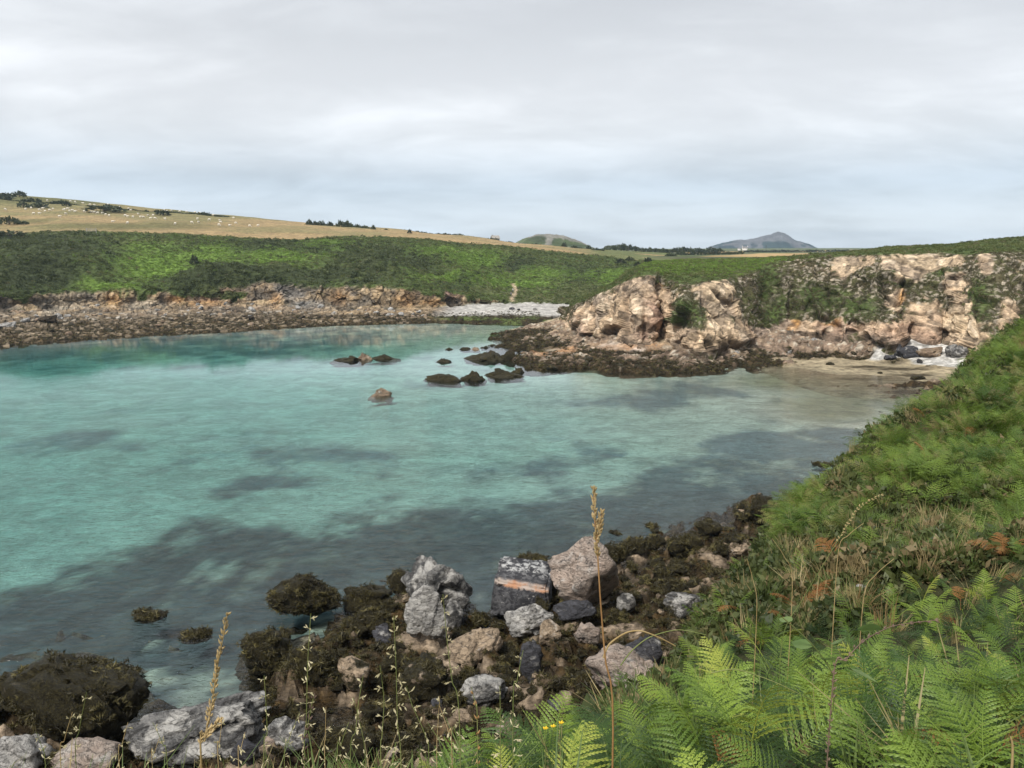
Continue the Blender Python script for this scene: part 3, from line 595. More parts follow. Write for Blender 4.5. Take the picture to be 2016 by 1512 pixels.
for x, y, z in [(0,0,20.3),(3,0,20.6),(-3,0,20.2),(8,0,21.6),(-10,-3,20.3),(0,-8,21),(20,-5,23.5),(35,5,25),(-25,-8,20.5),(20,-20,24),(-20,-20,22),(45,25,23),(60,40,23.5),(70,20,26),(-5,1.5,19.9),(75,62,23),(90,80,23),(95,120,14),(95,150,10)]: addp(x, y, z)
def drop(px, seq):
    for D, z in seq: p = at_D(px, 900, D); addp(p[0], p[1], z)
drop(2016, [(72,12.5),(84,5.5),(95,2.6),(112,1.4),(130,.6)]); drop(2200, [(95,8),(110,3.5),(130,2.5)]); drop(1930, [(62,12),(74,5),(86,1.6),(105,.5),(125,.1)]); drop(1860, [(56,11),(66,5),(76,1.4),(95,-.2),(118,-.3)])
drop(1780, [(48,9),(57,3.5),(66,.8),(80,-1),(105,-1)]); drop(1700, [(41,8.5),(50,3),(58,.8),(68,-.8),(90,-2)]); drop(1590, [(33,9),(41,4),(49,1.6),(60,.6),(68,-.2),(76,-1.8)]); drop(1500, [(29,8),(38,3.2),(47,1.6),(57,.9),(66,.4),(71,-.1),(77,-1.8)])
drop(1430, [(24,9.5),(33,4),(42,1.8),(54,.8),(61,.3),(67,-.4),(74,-1.9)]); drop(1300, [(16,11),(24,5),(32,2.2),(40,1.2),(50,.5),(58,.1),(62,-.6),(70,-2)]); drop(1190, [(15,10),(22,5.5),(30,2.4),(38,1.2),(48,.7),(55,-.1),(60,-1.6)])
drop(1060, [(12,12),(20,6),(28,2.3),(36,1.2),(44,.8),(50,.2),(53,-.6),(60,-2)]); drop(940, [(12,12),(20,6),(28,2.1),(36,1.1),(43,.6),(47,-.2),(52,-1.4),(60,-2.4)]); drop(830, [(12,12),(20,6),(28,2),(36,1.1),(44,1.1),(49,.6),(52,-.6),(58,-2.2)])
drop(720, [(10,13.5),(18,7),(26,2.2),(34,.9),(42,.9),(47,.3),(50,-.8),(56,-2.3)]); drop(640, [(26,2),(33,.4),(36,-.3),(40,.5),(44,.4),(46.5,-.3),(49,-1.4),(56,-2.5)]); drop(540, [(9,14),(16,8),(25,2.2),(32,1),(38,.5),(42,.3),(44.5,-.5),(50,-2.2)])
drop(430, [(25,2.4),(31,1.2),(35,.4),(37,-.2),(41,-1.5),(50,-2.6)]); drop(330, [(9,14),(16,8),(24,2.6),(31,1.2),(34,.2),(36,-.6),(40,-1.6),(50,-2.8)]); drop(200, [(24,2.8),(31,1.2),(35,.3),(39,-.6),(44,-2)]); drop(60, [(9,14),(15,8),(23,3.2),(30,1.4),(36,.4),(40,-.4),(45,-2)]); drop(-150, [(22,3.4),(29,1.5),(35,.3),(39,-1),(46,-2.5)])
drop(-400, [(9,13),(15,8),(22,3.4),(29,1.5),(35,0),(42,-2)]); drop(-900, [(8,14),(14,8),(22,3),(28,1),(34,-1),(42,-3)])
NT_ = TPS(np.array(pts), np.array(zz), 4e-3)
def near_base(X, Y): return NT_(X, Y)
def near_mesh():
    xs = np.r_[np.arange(-48, -22, 0.5), np.arange(-22, 36, 0.26), np.arange(36, 100, 0.6)]; ys = np.r_[np.arange(-26, 0, 1.2), np.arange(0, 30, 0.3), np.arange(30, 66, 0.24), np.arange(66, 140, 0.6)]
    X, Y = np.meshgrid(xs, ys, indexing='ij'); Z = NT_(X, Y); P = np.stack((X, Y, Z), -1)
    low = 1 - sstep(2.2, 4.5, Z); n1 = fbm(P * 0.25, 4, 141); n2 = fbm(P * 0.9, 4, 142, .6); b1, c1, h1 = blocks(P @ Rm.T, 1.7, 143); b2, c2, h2 = blocks(P, 0.7, 144)
    P[..., 2] += low * (0.62 * b1 + 0.48 * b2 + 0.5 * n1 + 0.2 * n2) + (1 - low) * (0.25 * n1 + 0.06 * n2 + sstep(4, 10, Y) * .75 * (.45 - worley(P * np.array((.75, .75, 0)) + .3 * n1[..., None], 147)[0]))
    rc = mixc(np.array((.20, .155, .11)), np.array((.36, .28, .20)), h2); rc = mixc(rc, np.array(DARK), (1 - sstep(.1, .4, h1)) * .8)
    wt = 1 - sstep(1.7, 2.9, P[..., 2] + 1.3 * n1 + .8 * (h2 - .5)); wt = wt * (1 - .85 * sstep(.05, .3, fbm(P * .5, 3, 149, .6) + .25 * (h1 - .5))); wd = mixc(np.array(WEED), np.array((.085, .055, .024)), sstep(-.3, .4, n2))
    rc = mixc(rc, wd, wt) * (0.5 + 0.5 * np.minimum(c1, c2))[..., None]
    vg = mixc(np.array((.042, .045, .020)), np.array((.10, .075, .04)), sstep(-.1, .5, n1 + .4 * n2))
    return P, mixc(vg, rc, sstep(0.35, .65, low + .15 * n2))
P, c = near_mesh(); NEAR_P = P
near = obj('coastal_slope', mesh_np('coastal_slope', P, grid_faces(*P.shape[:2]), mat_terrain('slope_ground', 2.4, 0.9, 0.22, 0.5), c)); tag(near, kind='structure')
def near_h(X, Y):
    """height of the built near mesh, bilinear"""
    xs, ys = NEAR_P[:, 0, 0], NEAR_P[0, :, 1]; X = np.asarray(X, float); Y = np.asarray(Y, float)
    i = np.clip(np.searchsorted(xs, X) - 1, 0, len(xs) - 2); j = np.clip(np.searchsorted(ys, Y) - 1, 0, len(ys) - 2)
    a = np.clip((X - xs[i]) / (xs[i+1] - xs[i]), 0, 1); b = np.clip((Y - ys[j]) / (ys[j+1] - ys[j]), 0, 1); Z = NEAR_P[..., 2]
    return Z[i, j]*(1-a)*(1-b) + Z[i+1, j]*a*(1-b) + Z[i, j+1]*(1-a)*b + Z[i+1, j+1]*a*b
def near_hit(px, py):
    d = np.array(ray(px, py)); s = np.arange(2.0, 130, 0.05)
    Q = d[None] * s[:, None]; h = near_h(Q[:, 0], Q[:, 1]); k = np.argmax(Q[:, 2] + CAM_Z < np.maximum(h, 0.0))
    q = Q[k]; return np.array((q[0], q[1], max(h[k], -0.3)))
def plat_hit(px, py):
    d = np.array(ray(px, py)); s = np.arange(125.0, 245, 0.15); Q = d[None] * s[:, None]; h = PFT(Q[:, 0], Q[:, 1]); k = np.argmax(Q[:, 2] + CAM_Z < np.maximum(h, 0.0))
    return np.array((Q[k][0], Q[k][1], max(h[k], -0.3)))

# ---------------------------------------------------------------- seabed: sand with dark weed beds
SB = [(600,850,-4.6,.7),(200,900,-4.6,.95),(1000,850,-3.6,1),(1300,850,-2.6,1),(1500,800,-1.2,1),(1600,765,-.6,1),(1720,760,-.4,1),(400,712,-5.5,.5),(800,700,-4,.8),(930,665,-2,.8),(1000,1000,-3.4,.35),(300,1000,-4.2,1),(700,1080,-2.8,.15),(1300,1000,-2,.1),(200,1200,-2.6,.1),(0,1080,-4,1),
 (0,760,-5,1),(0,704,-5,.2),(200,690,-5,.25),(0,725,-5.5,.5),(500,690,-5,.3),(650,672,-4,.4),(200,722,-5.5,.6),(300,760,-5,1),(600,760,-5,1),(780,790,-4.5,1),(850,760,-3.5,.6),(1000,770,-3,.7),(1150,770,-2.6,.9),(1100,760,-2.6,.9),(1280,775,-2,.3),(1400,770,-1.6,.25),(1250,792,-2.2,.2),(1520,768,-1.0,.6),(1450,790,-1.6,.8),(0,830,-4.8,.8),(150,868,-4.6,.35),(350,850,-4.8,.85),(450,800,-5,.95),(600,810,-5,1),(800,850,-4,.95),(900,820,-4,1),(1200,830,-3,1),(1380,850,-2.2,.9),(1500,840,-1.8,.8),(1600,830,-1.0,.9),(1500,868,-1.9,.2),(1650,860,-1.2,.1),(1600,900,-1.5,.08),
 (0,900,-4.6,.95),(120,940,-4.5,1),(300,880,-4.6,.45),(550,915,-4.2,.3),(700,900,-4,.4),(650,950,-4,.55),(850,890,-4,.9),(1000,900,-3.6,1),(1120,908,-3.4,.35),(1000,915,-3.5,.5),(1300,885,-2.6,1),(1450,885,-2,.2),(400,940,-4.4,.8),(480,955,-4.2,.4),(800,965,-3.8,.95),(900,960,-3.8,.95),(1050,950,-3.4,.8),(1200,930,-3,.75),(1400,930,-2.2,.12),(1300,950,-2.4,.3),
 (500,1000,-4,.9),(620,1005,-4,.95),(760,1000,-3.6,.5),(880,1010,-3.4,.2),(1150,1000,-2.6,.12),(120,1050,-4.2,1),(240,1055,-4,.95),(350,1060,-3.8,.3),(500,1060,-3.4,.15),(850,1060,-2.6,.1),(1050,1060,-2.2,.06),(1200,1060,-1.8,.05),(0,1130,-3.8,.85),(150,1120,-3.2,.3),(300,1130,-3,.12),(400,1100,-3,.3),(450,1150,-2.6,.15),(600,1110,-2.6,.05),(0,1200,-3,.12),(100,1250,-2.8,.2),(300,1150,-2.8,.2),(290,1155,-2.8,.25),(0,1280,-2.6,.05),(150,1245,-2.6,.3),(400,1200,-2.4,.05),(300,1290,-2,.2),(300,1335,-1.6,.35),(350,1370,-1.5,.25),(250,1380,-1.6,.2),(450,1270,-2,.1),(500,1200,-2.2,.05),(100,1320,-2.4,.05),
 (-500,800,-6,.8),(-500,1000,-5.5,.8),(-500,1200,-4.5,.2),(-1200,800,-8,.7),(-1500,1200,-7,.4),(-400,700,-5,1)]
sp = np.array([at_z(a, b, 0) for a, b, _, _ in SB]); sv = np.array([(z, k) for _, _, z, k in SB])
ex = [at_z(px, w, 0) for px, w in ((-420,712),(-180,695),(0,682),(150,669),(300,659),(440,652),(540,646),(640,641),(760,637),(860,635),(1010,638),(1070,640))]
spz = np.r_[sp[:, :2], np.array(ex)[:, :2], [(-400, 100), (-500, 300), (60, 250), (120, 160), (-200, 420)]]; svz = np.r_[sv[:, 0], [-.8] * len(ex), [-12, -12, -2, -1, -6]]
ZT = TPS(spz, svz, 5e-2)
def seabed():
    xs = np.r_[np.arange(-700, -200, 10), np.arange(-200, -70, 2.0), np.arange(-70, 60, 0.6), np.arange(60, 130, 2.5)]; ys = np.r_[np.arange(-60, 24, 4), np.arange(24, 110, 0.6), np.arange(110, 300, 1.2), np.arange(300, 420, 8)]
    X, Y = np.meshgrid(xs, ys, indexing='ij'); Z = np.minimum(ZT(X, Y), -0.35); Yp = np.maximum(Y, 20)
    Z = np.minimum(Z * 2.7 / (np.sqrt(Yp ** 2 + CAM_Z ** 2) / CAM_Z + 1.4), -.3); P = np.stack((X, Y, Z), -1)      # depth shrinks with distance to stand in for refraction's shorter light path
    k_ = CAM_Z / (CAM_Z - Z); Xs, Ys = X * k_, Y * k_                                                              # where the bed is seen through the surface
    S = np.stack((Xs, Ys, Z * 0), -1)
    n0 = fbm(S * np.array((.06, .05, 0)), 4, 151, .6); n1 = fbm(S * np.array((.20, .13, 0)) , 5, 152, .6); n2 = fbm(S * np.array((1.0, .8, 0)), 4, 153, .6)
    w_ = np.minimum(1, np.maximum(Ys, 0) / 90); k = idw(sp[:, :2], sv[:, 1], Xs + 5 * n0 * w_, Ys + 8 * n0 * w_, 3.4)
    s = sstep(.24, .76, k + .46 * n1 + .24 * n2 * np.clip((150 - Ys) / 80, .2, 1))
    P[..., 2] += .12 * n0 + (1 - s) * (.22 * n1 + .14 * n2) * np.minimum(1, -Z / 2)
    P[..., 2] = np.minimum(P[..., 2], -0.25)
    wd = mixc(np.array((.080, .092, .100)), np.array((.135, .142, .142)), sstep(-.2, .4, n2)); wd = mixc(wd, np.array((.22, .25, .26)), sstep(62, 95, Ys)); wd = mixc(wd, np.array((.22, .21, .165)), sstep(.2, .55, n1 + .5 * n2) * .5)  # weed lifted to slate blue: in-water scatter and sky sheen put into colour
    c = mixc(wd, np.array((.63, .61, .52)) * (1 + .06 * n1)[..., None], s)
    pxs, pys = project(np.stack((Xs, Ys, Z * 0), -1)); shal = splat(pxs + 30 * n1, pys + 5 * n1, [(1720, 765, 190, 40), (1580, 750, 130, 24), (1640, 800, 120, 34)])
    c = mixc(c, mixc(np.array((.33, .30, .20)), np.array((.12, .12, .07)), sstep(.25, .5, n1)), np.clip(shal * 1.15, 0, 1)); P[..., 2] = np.where(shal > .3, np.minimum(P[..., 2], -.42), P[..., 2])
    rocks = splat(Xs, Ys, [(*at_z(a, b, 0)[:2], r, r * 1.3) for a, b, r in ((300, 1335, .6), (322, 1345, .4), (285, 1350, .3), (298, 1272, .3), (640, 1240, .5), (660, 1235, .4), (620, 1250, .5))])
    c = mixc(c, np.array((.55, .54, .44)), np.clip(rocks * 1.3, 0, 1) * .9); P[..., 2] += rocks * .4 * (P[..., 2] < -1)
    return P, c
P, c = seabed()
sea_b = obj('seabed', mesh_np('seabed', P, grid_faces(*P.shape[:2]), mat_terrain('seabed_sand', 1.2, 0.3, 0.1, 0.12), c)); tag(sea_b, kind='structure')

# ---------------------------------------------------------------- water: closed body, clear without refraction, absorbing red light; wind ripples as bump
WAVE_H = 0.7
def mat_water():
    q = NT('sea_water'); p = q.pos()
    def wave(scale, sx, sy, rot, detail=3, dist=.6):
        return q.noise(q.mapping(p, (sx, sy, 1), (0, 0, R(rot))), scale, detail, 0.55, dist)
    w1 = wave(.75, .38, 1.0, 10, 2, .9); w2 = wave(1.9, .42, 1.0, 20, 2, .8); w3 = wave(.22, .5, 1, 6, 3); w4 = wave(5.5, .6, 1.0, 10, 2)
    wind = q.rng(q.noise(q.mapping(p, (.35, 1, 1), (0, 0, R(12))), .045, 4, .6), .35, .65, .55, 1.0)
    sep = q.n('ShaderNodeSeparateXYZ'); q.l(p, sep.inputs[0])
    calm = q.rng(q.math('ADD', sep.outputs[1], q.math('MULTIPLY', sep.outputs[0], -0.12)), 60, 165, 1.0, 0.010)
    ridge = lambda w: q.math('SUBTRACT', 1.0, q.math('ABSOLUTE', q.math('MULTIPLY_ADD', w, 2.6, -1.3)))
    w1 = q.math('ADD', q.math('MULTIPLY', ridge(w1), .45), q.math('MULTIPLY', w1, .4)); w2 = q.math('ADD', q.math('MULTIPLY', ridge(w2), .5), q.math('MULTIPLY', w2, .3))
    h = q.math('ADD', q.math('ADD', q.math('MULTIPLY', w1, .40), q.math('MULTIPLY', w2, .34)), q.math('ADD', q.math('MULTIPLY', w3, .12), q.math('MULTIPLY', w4, .17)))
    h = q.math('MULTIPLY', q.math('MULTIPLY', h, wind), calm)
    nrm = q.bump(h, 1.0, WAVE_H)
    fr = q.n('ShaderNodeFresnel'); fr.inputs['IOR'].default_value = 1.42; q.l(nrm, fr.inputs['Normal'])
    gl = q.n('ShaderNodeBsdfGlossy'); q.l(q.rng(calm, .25, .6, .04, .07), gl.inputs['Roughness']); q.l(nrm, gl.inputs['Normal'])
    tr = q.n('ShaderNodeBsdfTransparent'); mx = q.n('ShaderNodeMixShader'); q.l(fr.outputs[0], mx.inputs[0]); q.l(tr.outputs[0], mx.inputs[1]); q.l(gl.outputs[0], mx.inputs[2]); q.l(mx.outputs[0], q.out.inputs[0])
    a = q.n('ShaderNodeVolumeAbsorption'); a.inputs['Color'].default_value = (.27, .80, .815, 1); a.inputs['Density'].default_value = 0.155
    q.l(a.outputs[0], q.out.inputs['Volume']); return q.m
x0, x1, y0, y1, zb = -680, 126, -50, 410, -20
wm = pyd('sea_water', [(x0,y0,0),(x1,y0,0),(x1,y1,0),(x0,y1,0),(x0,y0,zb),(x1,y0,zb),(x1,y1,zb),(x0,y1,zb)], [(0,1,2,3),(7,6,5,4),(0,4,5,1),(1,5,6,2),(2,6,7,3),(3,7,4,0)], mat_water())
tag(obj('sea_water', wm), kind='structure')

# ---------------------------------------------------------------- sea air: one closed box of thin haze round everything
hz = NT('sea_air'); pv = hz.n('ShaderNodeVolumePrincipled'); pv.inputs['Color'].default_value = (.64, .82, 1.0, 1); pv.inputs['Density'].default_value = 0.0001; pv.inputs['Anisotropy'].default_value = 0.2
hz.l(pv.outputs[0], hz.out.inputs['Volume'])
V, F = [(-1500,-400,-21),(4200,-400,-21),(4200,5200,-21),(-1500,5200,-21),(-1500,-400,150),(4200,-400,150),(4200,5200,150),(-1500,5200,150)], [(0,3,2,1),(4,5,6,7),(0,1,5,4),(1,2,6,5),(2,3,7,6),(3,0,4,7)]
tag(obj('haze', pyd('haze', V, F, hz.m)), kind='stuff')
# ================================================================== PLANT AND ROCK PROTOTYPES
def unit(v): return v / (np.linalg.norm(v, axis=-1, keepdims=True) + 1e-9)
import bmesh
def ico(sub):
    bm = bmesh.new(); bmesh.ops.create_icosphere(bm, subdivisions=sub, radius=1.0)
    V = np.array([v.co for v in bm.verts]); F = np.array([[v.index for v in f.verts] for f in bm.faces]); bm.free(); return V, F
ICO = {k: ico(k) for k in (2, 3, 4, 5)}
def rock_shape(seed, sub=4, planes=11, sharp=14.0, rough=0.11, flat=1.0, taper=0.0):
    """convex block cut by random planes, edges slightly worn, then broken relief"""
    r = np.random.default_rng(seed); V, F = ICO[sub]; N = unit(r.normal(size=(planes, 3))); d = r.uniform(0.62, 1.0, planes)
    dot = np.maximum(V @ N.T, 1e-3); cand = d[None] / dot
    rad = -np.log(np.exp(-sharp * np.minimum(cand, 3)).sum(1) + np.exp(-sharp * 1.25)) / sharp
    P = V * rad[:, None]
    q = P + seed * 3.17; Rt = np.array(Euler((seed * .7 % 1.2, .5, seed % 3)).to_matrix())
    b, c, h = blocks((q @ Rt.T) * np.array((1, 1, 1.5)), 0.85, seed % 50, 1.0); b2, c2, h2 = blocks((q @ Rt.T) * np.array((1, 1, 1.5)), 0.33, seed % 43, 1.0)
    P = P + V * (rough * (1.5 * b / 0.85 + 0.38 * b2 / 0.33 + 0.45 * fbm(q * 1.5, 3, seed % 37, .5) - 0.9 * (1 - c) * .25 + 0.25 * fbm(q * 6, 3, seed % 31, .6)))[:, None]
    P[:, 2] *= flat; P[:, :2] *= (1 - taper * np.clip(P[:, 2:], 0, 1))
    e = np.abs(P).max(0); return P / e, F
def rock_mesh(name, seed, **k):
    P, F = rock_shape(seed, **k); return mesh_np(name, P, F, MR['weedy'])
MR = {
 'pink': mat_rock('pinkish_rock', (.45, .355, .29), (.37, .315, .27), (.20, .15, .12), white=.35, black=.35, weed=1.0),
 'grey': mat_rock('lichened_grey_rock', (.23, .225, .215), (.15, .147, .14), (.06, .058, .056), white=.80, black=.75, weed=.9),
 'dark': mat_rock('black_rock', (.055, .055, .062), (.09, .09, .10), (.035, .035, .04), white=.38, black=.6, weed=.5),
 'white': mat_rock('whitened_rock', (.36, .35, .33), (.48, .46, .43), (.11, .105, .10), white=.85, black=.5, weed=.7),
 'orange': mat_rock('orange_rock', (.42, .19, .09), (.36, .24, .17), (.16, .10, .07), white=.25, black=.2, weed=.6),
 'buff': mat_rock('buff_rock', (.46, .35, .24), (.34, .26, .18), (.13, .10, .07), white=.3, black=.15, weed=1.1),
 'allweed': mat_rock('draped_wrack_rock', (.40, .32, .23), (.26, .20, .15), (.09, .07, .055), white=.3, black=.1, weed=4.6),
 'weedy': mat_rock('wrack_covered_rock', (.30, .23, .16), (.20, .16, .12), (.07, .06, .05), white=.2, black=.3, weed=3.3),
 'halfweed': mat_rock('partly_wracked_rock', (.44, .34, .24), (.33, .26, .19), (.12, .10, .075), white=.3, black=.15, weed=2.7),
 'farweed': mat_rock('dark_tidal_rock', (.075, .055, .035), (.045, .034, .02), (.02, .017, .012), white=.02, black=.35, weed=1.5, scale=.8),
 'fartan': mat_rock('tan_tidal_rock', (.36, .27, .18), (.27, .19, .13), (.09, .07, .05), white=.3, black=.2, weed=-2, scale=.8),
}
def rock_set(name, seeds, **k): return [rock_mesh(name, s, **k) for s in seeds]
RS_ANG = rock_set('angular_rock', range(101, 109), sub=4, planes=9, sharp=22, rough=.13)
RS_RND = rock_set('rounded_rock', range(201, 209), sub=4, planes=13, sharp=9, rough=.16)
RS_SML = rock_set('small_rock', range(301, 309), sub=3, planes=10, sharp=16, rough=.12)
RS_BIG = rock_set('big_rock', range(401, 409), sub=5, planes=12, sharp=16, rough=.085)

def set_mat(o, m):
    o.material_slots[0].link = 'OBJECT'; o.material_slots[0].material = m
def px_size(p): return math.sqrt(p[0] ** 2 + p[1] ** 2 + (p[2] - CAM_Z) ** 2) / FPX     # metres per photo pixel at a point
ROCKS = []
def rock(name, me, mat, px, py, wpx, hpx, hit, label, cat='rock', group=None, yaw=None, tilt=(0, 0), depth=0.8, sink=0.25):
    """a rock standing on the ground met by the ray through its foot"""
    p = hit(px, py + hpx * 0.42); s = px_size(p); a = wpx * s / 2; b = hpx * s / 2 * 1.12
    o = obj(name, me, None, (p[0], p[1] + a * depth * .5, p[2] + b * (1 - sink) * 0.8), (tilt[0], tilt[1], RNG.uniform(-.5, .5) if yaw is None else yaw), (a * 1.04, a * depth, b))
    set_mat(o, MR[mat] if isinstance(mat, str) else mat); tag(o, label, cat, group); ROCKS.append((p[0], p[1], a)); return o

# ---------------------------------------------------------------- the boulders one can tell apart on the near shore
def named_rocks():
    H = near_hit
    # pale boulder: custom silhouette with a blunt peak
    rock('boulder', rock_mesh('pale_boulder', 511, sub=5, planes=10, sharp=30, rough=.07), 'pink', 1152, 1140, 148, 138, H, 'largest pale pinkish boulder at the water edge, with grey green lichen on its shoulder', 'boulder', yaw=.4, sink=.1)
    # dark block with an orange band along its upper edge
    V = np.array([(-1,-1,-1),(1,-1,-1),(1,1,-1),(-1,1,-1),(-.86,-.9,.52),(.98,-.95,.22),(1.0,.8,.85),(-.78,.85,1.0)]) * .96
    bm = bmesh.new(); vs = [bm.verts.new(v) for v in V]
    for f in ((0,3,2,1),(0,1,5,4),(1,2,6,5),(2,3,7,6),(3,0,4,7),(4,5,6,7)): bm.faces.new([vs[i] for i in f])
    bmesh.ops.bevel(bm, geom=bm.edges[:], offset=.09, segments=2, affect='EDGES'); bmesh.ops.triangulate(bm, faces=bm.faces[:])
    for _ in range(4): bmesh.ops.subdivide_edges(bm, edges=[e for e in bm.edges if e.calc_length() > .09], cuts=1)
    bmesh.ops.triangulate(bm, faces=bm.faces[:]); bm.normal_update()
    P = np.array([v.co for v in bm.verts]); F = np.array([[v.index for v in f.verts] for f in bm.faces]); Nv = np.array([v.normal for v in bm.verts]); bm.free()
    b, c, h = blocks(P + 7, .5, 3); Pd = P + Nv * (.08 * b + .045 * fbm(P * 4, 4, 5, .6))[:, None]
    q = NT('dark_rock_with_orange_band'); o_ = q.objco(); n = q.noise(o_, 5, 7, .7, .4); n2 = q.noise(o_, 2.2, 5, .6); sp_ = q.n('ShaderNodeSeparateXYZ'); q.l(o_, sp_.inputs[0])
    col = q.mix(q.rng(n, .42, .6), (.030, .030, .034), (.10, .10, .105)); col = q.mix(q.rng(q.noise(o_, 9, 6, .7), .60, .68, 0, .7), col, (.40, .39, .37))
    tilt_ = q.math('ADD', sp_.outputs[2], q.math('MULTIPLY', sp_.outputs[0], .16)); tilt_ = q.math('ADD', tilt_, q.math('MULTIPLY', q.math('SUBTRACT', n, .5), .35))
    band = q.math('MULTIPLY', q.rng(tilt_, .16, .26), q.rng(tilt_, .38, .48, 1, 0)); front = q.rng(sp_.outputs[1], -.55, -.75); band = q.math('MULTIPLY', band, front)
    col = q.mix(band, col, q.mix(q.rng(n2, .4, .6), (.44, .23, .13), (.44, .37, .32))); col = q.mix(q.math('MULTIPLY', q.rng(tilt_, .55, .7), q.rng(n, .45, .6)), col, (.42, .42, .41))
    q.bsdf(col, .8, q.bump(n, .9, .12), .3)
    rock('boulder', mesh_np('banded_block', Pd, F, q.m), q.m, 1027, 1160, 112, 88, H, 'dark block of rock with an orange band along its top edge', 'boulder', yaw=-.12, sink=.12)
    def cr(seed, **k): return rock_mesh('crag_rock', seed, **k)
    rock('boulder', cr(521, sub=5, planes=10, sharp=26, rough=.13), 'grey', 848, 1168, 150, 118, H, 'biggest craggy grey rock mottled with white, highest of the near shore', 'boulder', sink=.1)
    rock('boulder', cr(522, sub=5, planes=8, sharp=24, rough=.13), 'white', 838, 1222, 84, 112, H, 'pointed grey slab with a bright white tip, leaning against the craggy grey rock', 'boulder', sink=.05, depth=.5, tilt=(-.15, .1))
    rock('boulder', cr(523, sub=4, planes=9, sharp=22), 'grey', 888, 1215, 46, 70, H, 'narrow grey slab right of the white tipped slab', 'boulder', depth=.6)
    rock('boulder', cr(524, sub=5, planes=14, sharp=9, rough=.12), 'allweed', 602, 1180, 142, 90, H, 'large dome shaped rock in brown seaweed, standing in the water', 'boulder', yaw=.2)
    rock('boulder', cr(525, planes=9, sharp=20, rough=.16), 'halfweed', 722, 1172, 96, 62, H, 'buff and brown rock between the seaweed dome and the craggy grey rock', 'boulder')
    rock('boulder', cr(526, planes=10, sharp=12), 'weedy', 787, 1140, 46, 50, H, 'small weedy hump behind the left shoulder of the craggy grey rock', 'boulder')
    rock('boulder', cr(527, sub=5, planes=10, sharp=14, rough=.15), 'white', 1048, 1227, 98, 60, H, 'grey white rounded rock lying below the orange banded block', 'boulder')
    rock('boulder', cr(528, sub=5, planes=11, sharp=14, rough=.13), 'allweed', 108, 1398, 262, 150, H, 'huge weed covered boulder with pale streaks at the left edge', 'boulder', depth=.75, sink=.1)
    rock('boulder', cr(529, sub=5, planes=9, sharp=16, rough=.15), 'grey', 388, 1462, 262, 104, H, 'broad grey boulder streaked with white, behind the left golden grass head', 'boulder', depth=.7, sink=.15)
    rock('boulder', cr(530, planes=9, sharp=16), 'orange', 362, 1492, 72, 46, H, 'rusty orange rock in front of the broad streaked boulder', 'boulder')
    rock('boulder', cr(531, planes=9, sharp=16), 'dark', 488, 1485, 56, 48, H, 'small black rock at the right end of the broad streaked boulder', 'boulder')
    rock('boulder', cr(532, sub=5, planes=10, sharp=14, rough=.13), 'grey', 575, 1455, 92, 76, H, 'grey rock beside the lower rock pool', 'boulder')
    rock('boulder', cr(533, planes=12, sharp=10), 'halfweed', 680, 1475, 110, 62, H, 'mossy brown rock below the rock pool', 'boulder')
    rock('boulder', cr(534, sub=5, planes=12, sharp=10, rough=.17), 'weedy', 528, 1302, 112, 96, H, 'weedy hump with pale patches at the tip of the rocks, beside open water', 'boulder')
    rock('boulder', cr(535, sub=5, planes=11, sharp=10, rough=.15), 'weedy', 615, 1325, 110, 85, H, 'dark weedy rock between the pale patched hump and the pool', 'boulder')
    rock('boulder', cr(536, sub=4, planes=8, sharp=24), 'grey', 1346, 1192, 78, 48, H, 'flat topped grey slab close to the fern slope', 'boulder')
    rock('boulder', cr(537, sub=4, planes=9, sharp=20), 'dark', 1050, 1302, 52, 84, H, 'upright black rock in the middle of the near rocks', 'boulder')
    rock('boulder', cr(538, sub=5, planes=8, sharp=22, rough=.13), 'buff', 925, 1288, 128, 58, H, 'long tilted slab pointing up to the right, below the craggy grey rock', 'boulder', tilt=(0, -.35))
    rock('boulder', cr(539, sub=5, planes=10, sharp=14, rough=.13), 'pink', 1235, 1340, 170, 84, H, 'broad beige bedrock hump just above the near ferns', 'boulder', sink=.3)
    rock('boulder', cr(540, sub=4, planes=9, sharp=20), 'dark', 1275, 1290, 90, 62, H, 'dark rock with an orange top left of the bent straw', 'boulder')
    rock('boulder', cr(541, sub=5, planes=10, sharp=14, rough=.18), 'weedy', 1498, 1008, 66, 68, H, 'tall weedy rock standing farthest out on the near shore', 'boulder')
    rock('boulder', cr(542, planes=12, sharp=10), 'weedy', 1345, 1078, 76, 56, H, 'round dark weedy rock at the water, middle of the near shore', 'boulder')
    rock('boulder', cr(543, planes=12, sharp=10), 'weedy', 1290, 1070, 40, 34, H, 'small weedy knob left of the round dark weedy rock', 'boulder')
    rock('boulder', cr(544, planes=12, sharp=10), 'weedy', 1252, 1075, 48, 34, H, 'low weedy knob, second left of the round dark weedy rock', 'boulder')
    rock('boulder', cr(545, planes=12, sharp=10), 'weedy', 1212, 1092, 52, 50, H, 'weedy rock right behind the pale pinkish boulder', 'boulder')
    rock('boulder', cr(546, planes=10, sharp=14), 'halfweed', 1398, 1045, 52, 30, H, 'low brown rock at the water between the round weedy rock and the tall weedy rock', 'boulder')
    rock('boulder', cr(547, planes=9, sharp=16), 'pink', 165, 1505, 120, 60, H, 'pale pink grey rock at the bottom left corner, right one of two', 'boulder')
    rock('boulder', cr(548, planes=9, sharp=16), 'white', 40, 1500, 110, 62, H, 'whitish rock in the bottom left corner', 'boulder')
    rock('boulder', cr(549, planes=9, sharp=18), 'dark', 1128, 1206, 90, 30, H, 'black wet rock under the pale pinkish boulder', 'boulder', sink=.4)
    rock('boulder', cr(550, planes=9, sharp=18), 'grey', 1232, 1192, 38, 50, H, 'small grey rock against the right foot of the pale pinkish boulder', 'boulder')
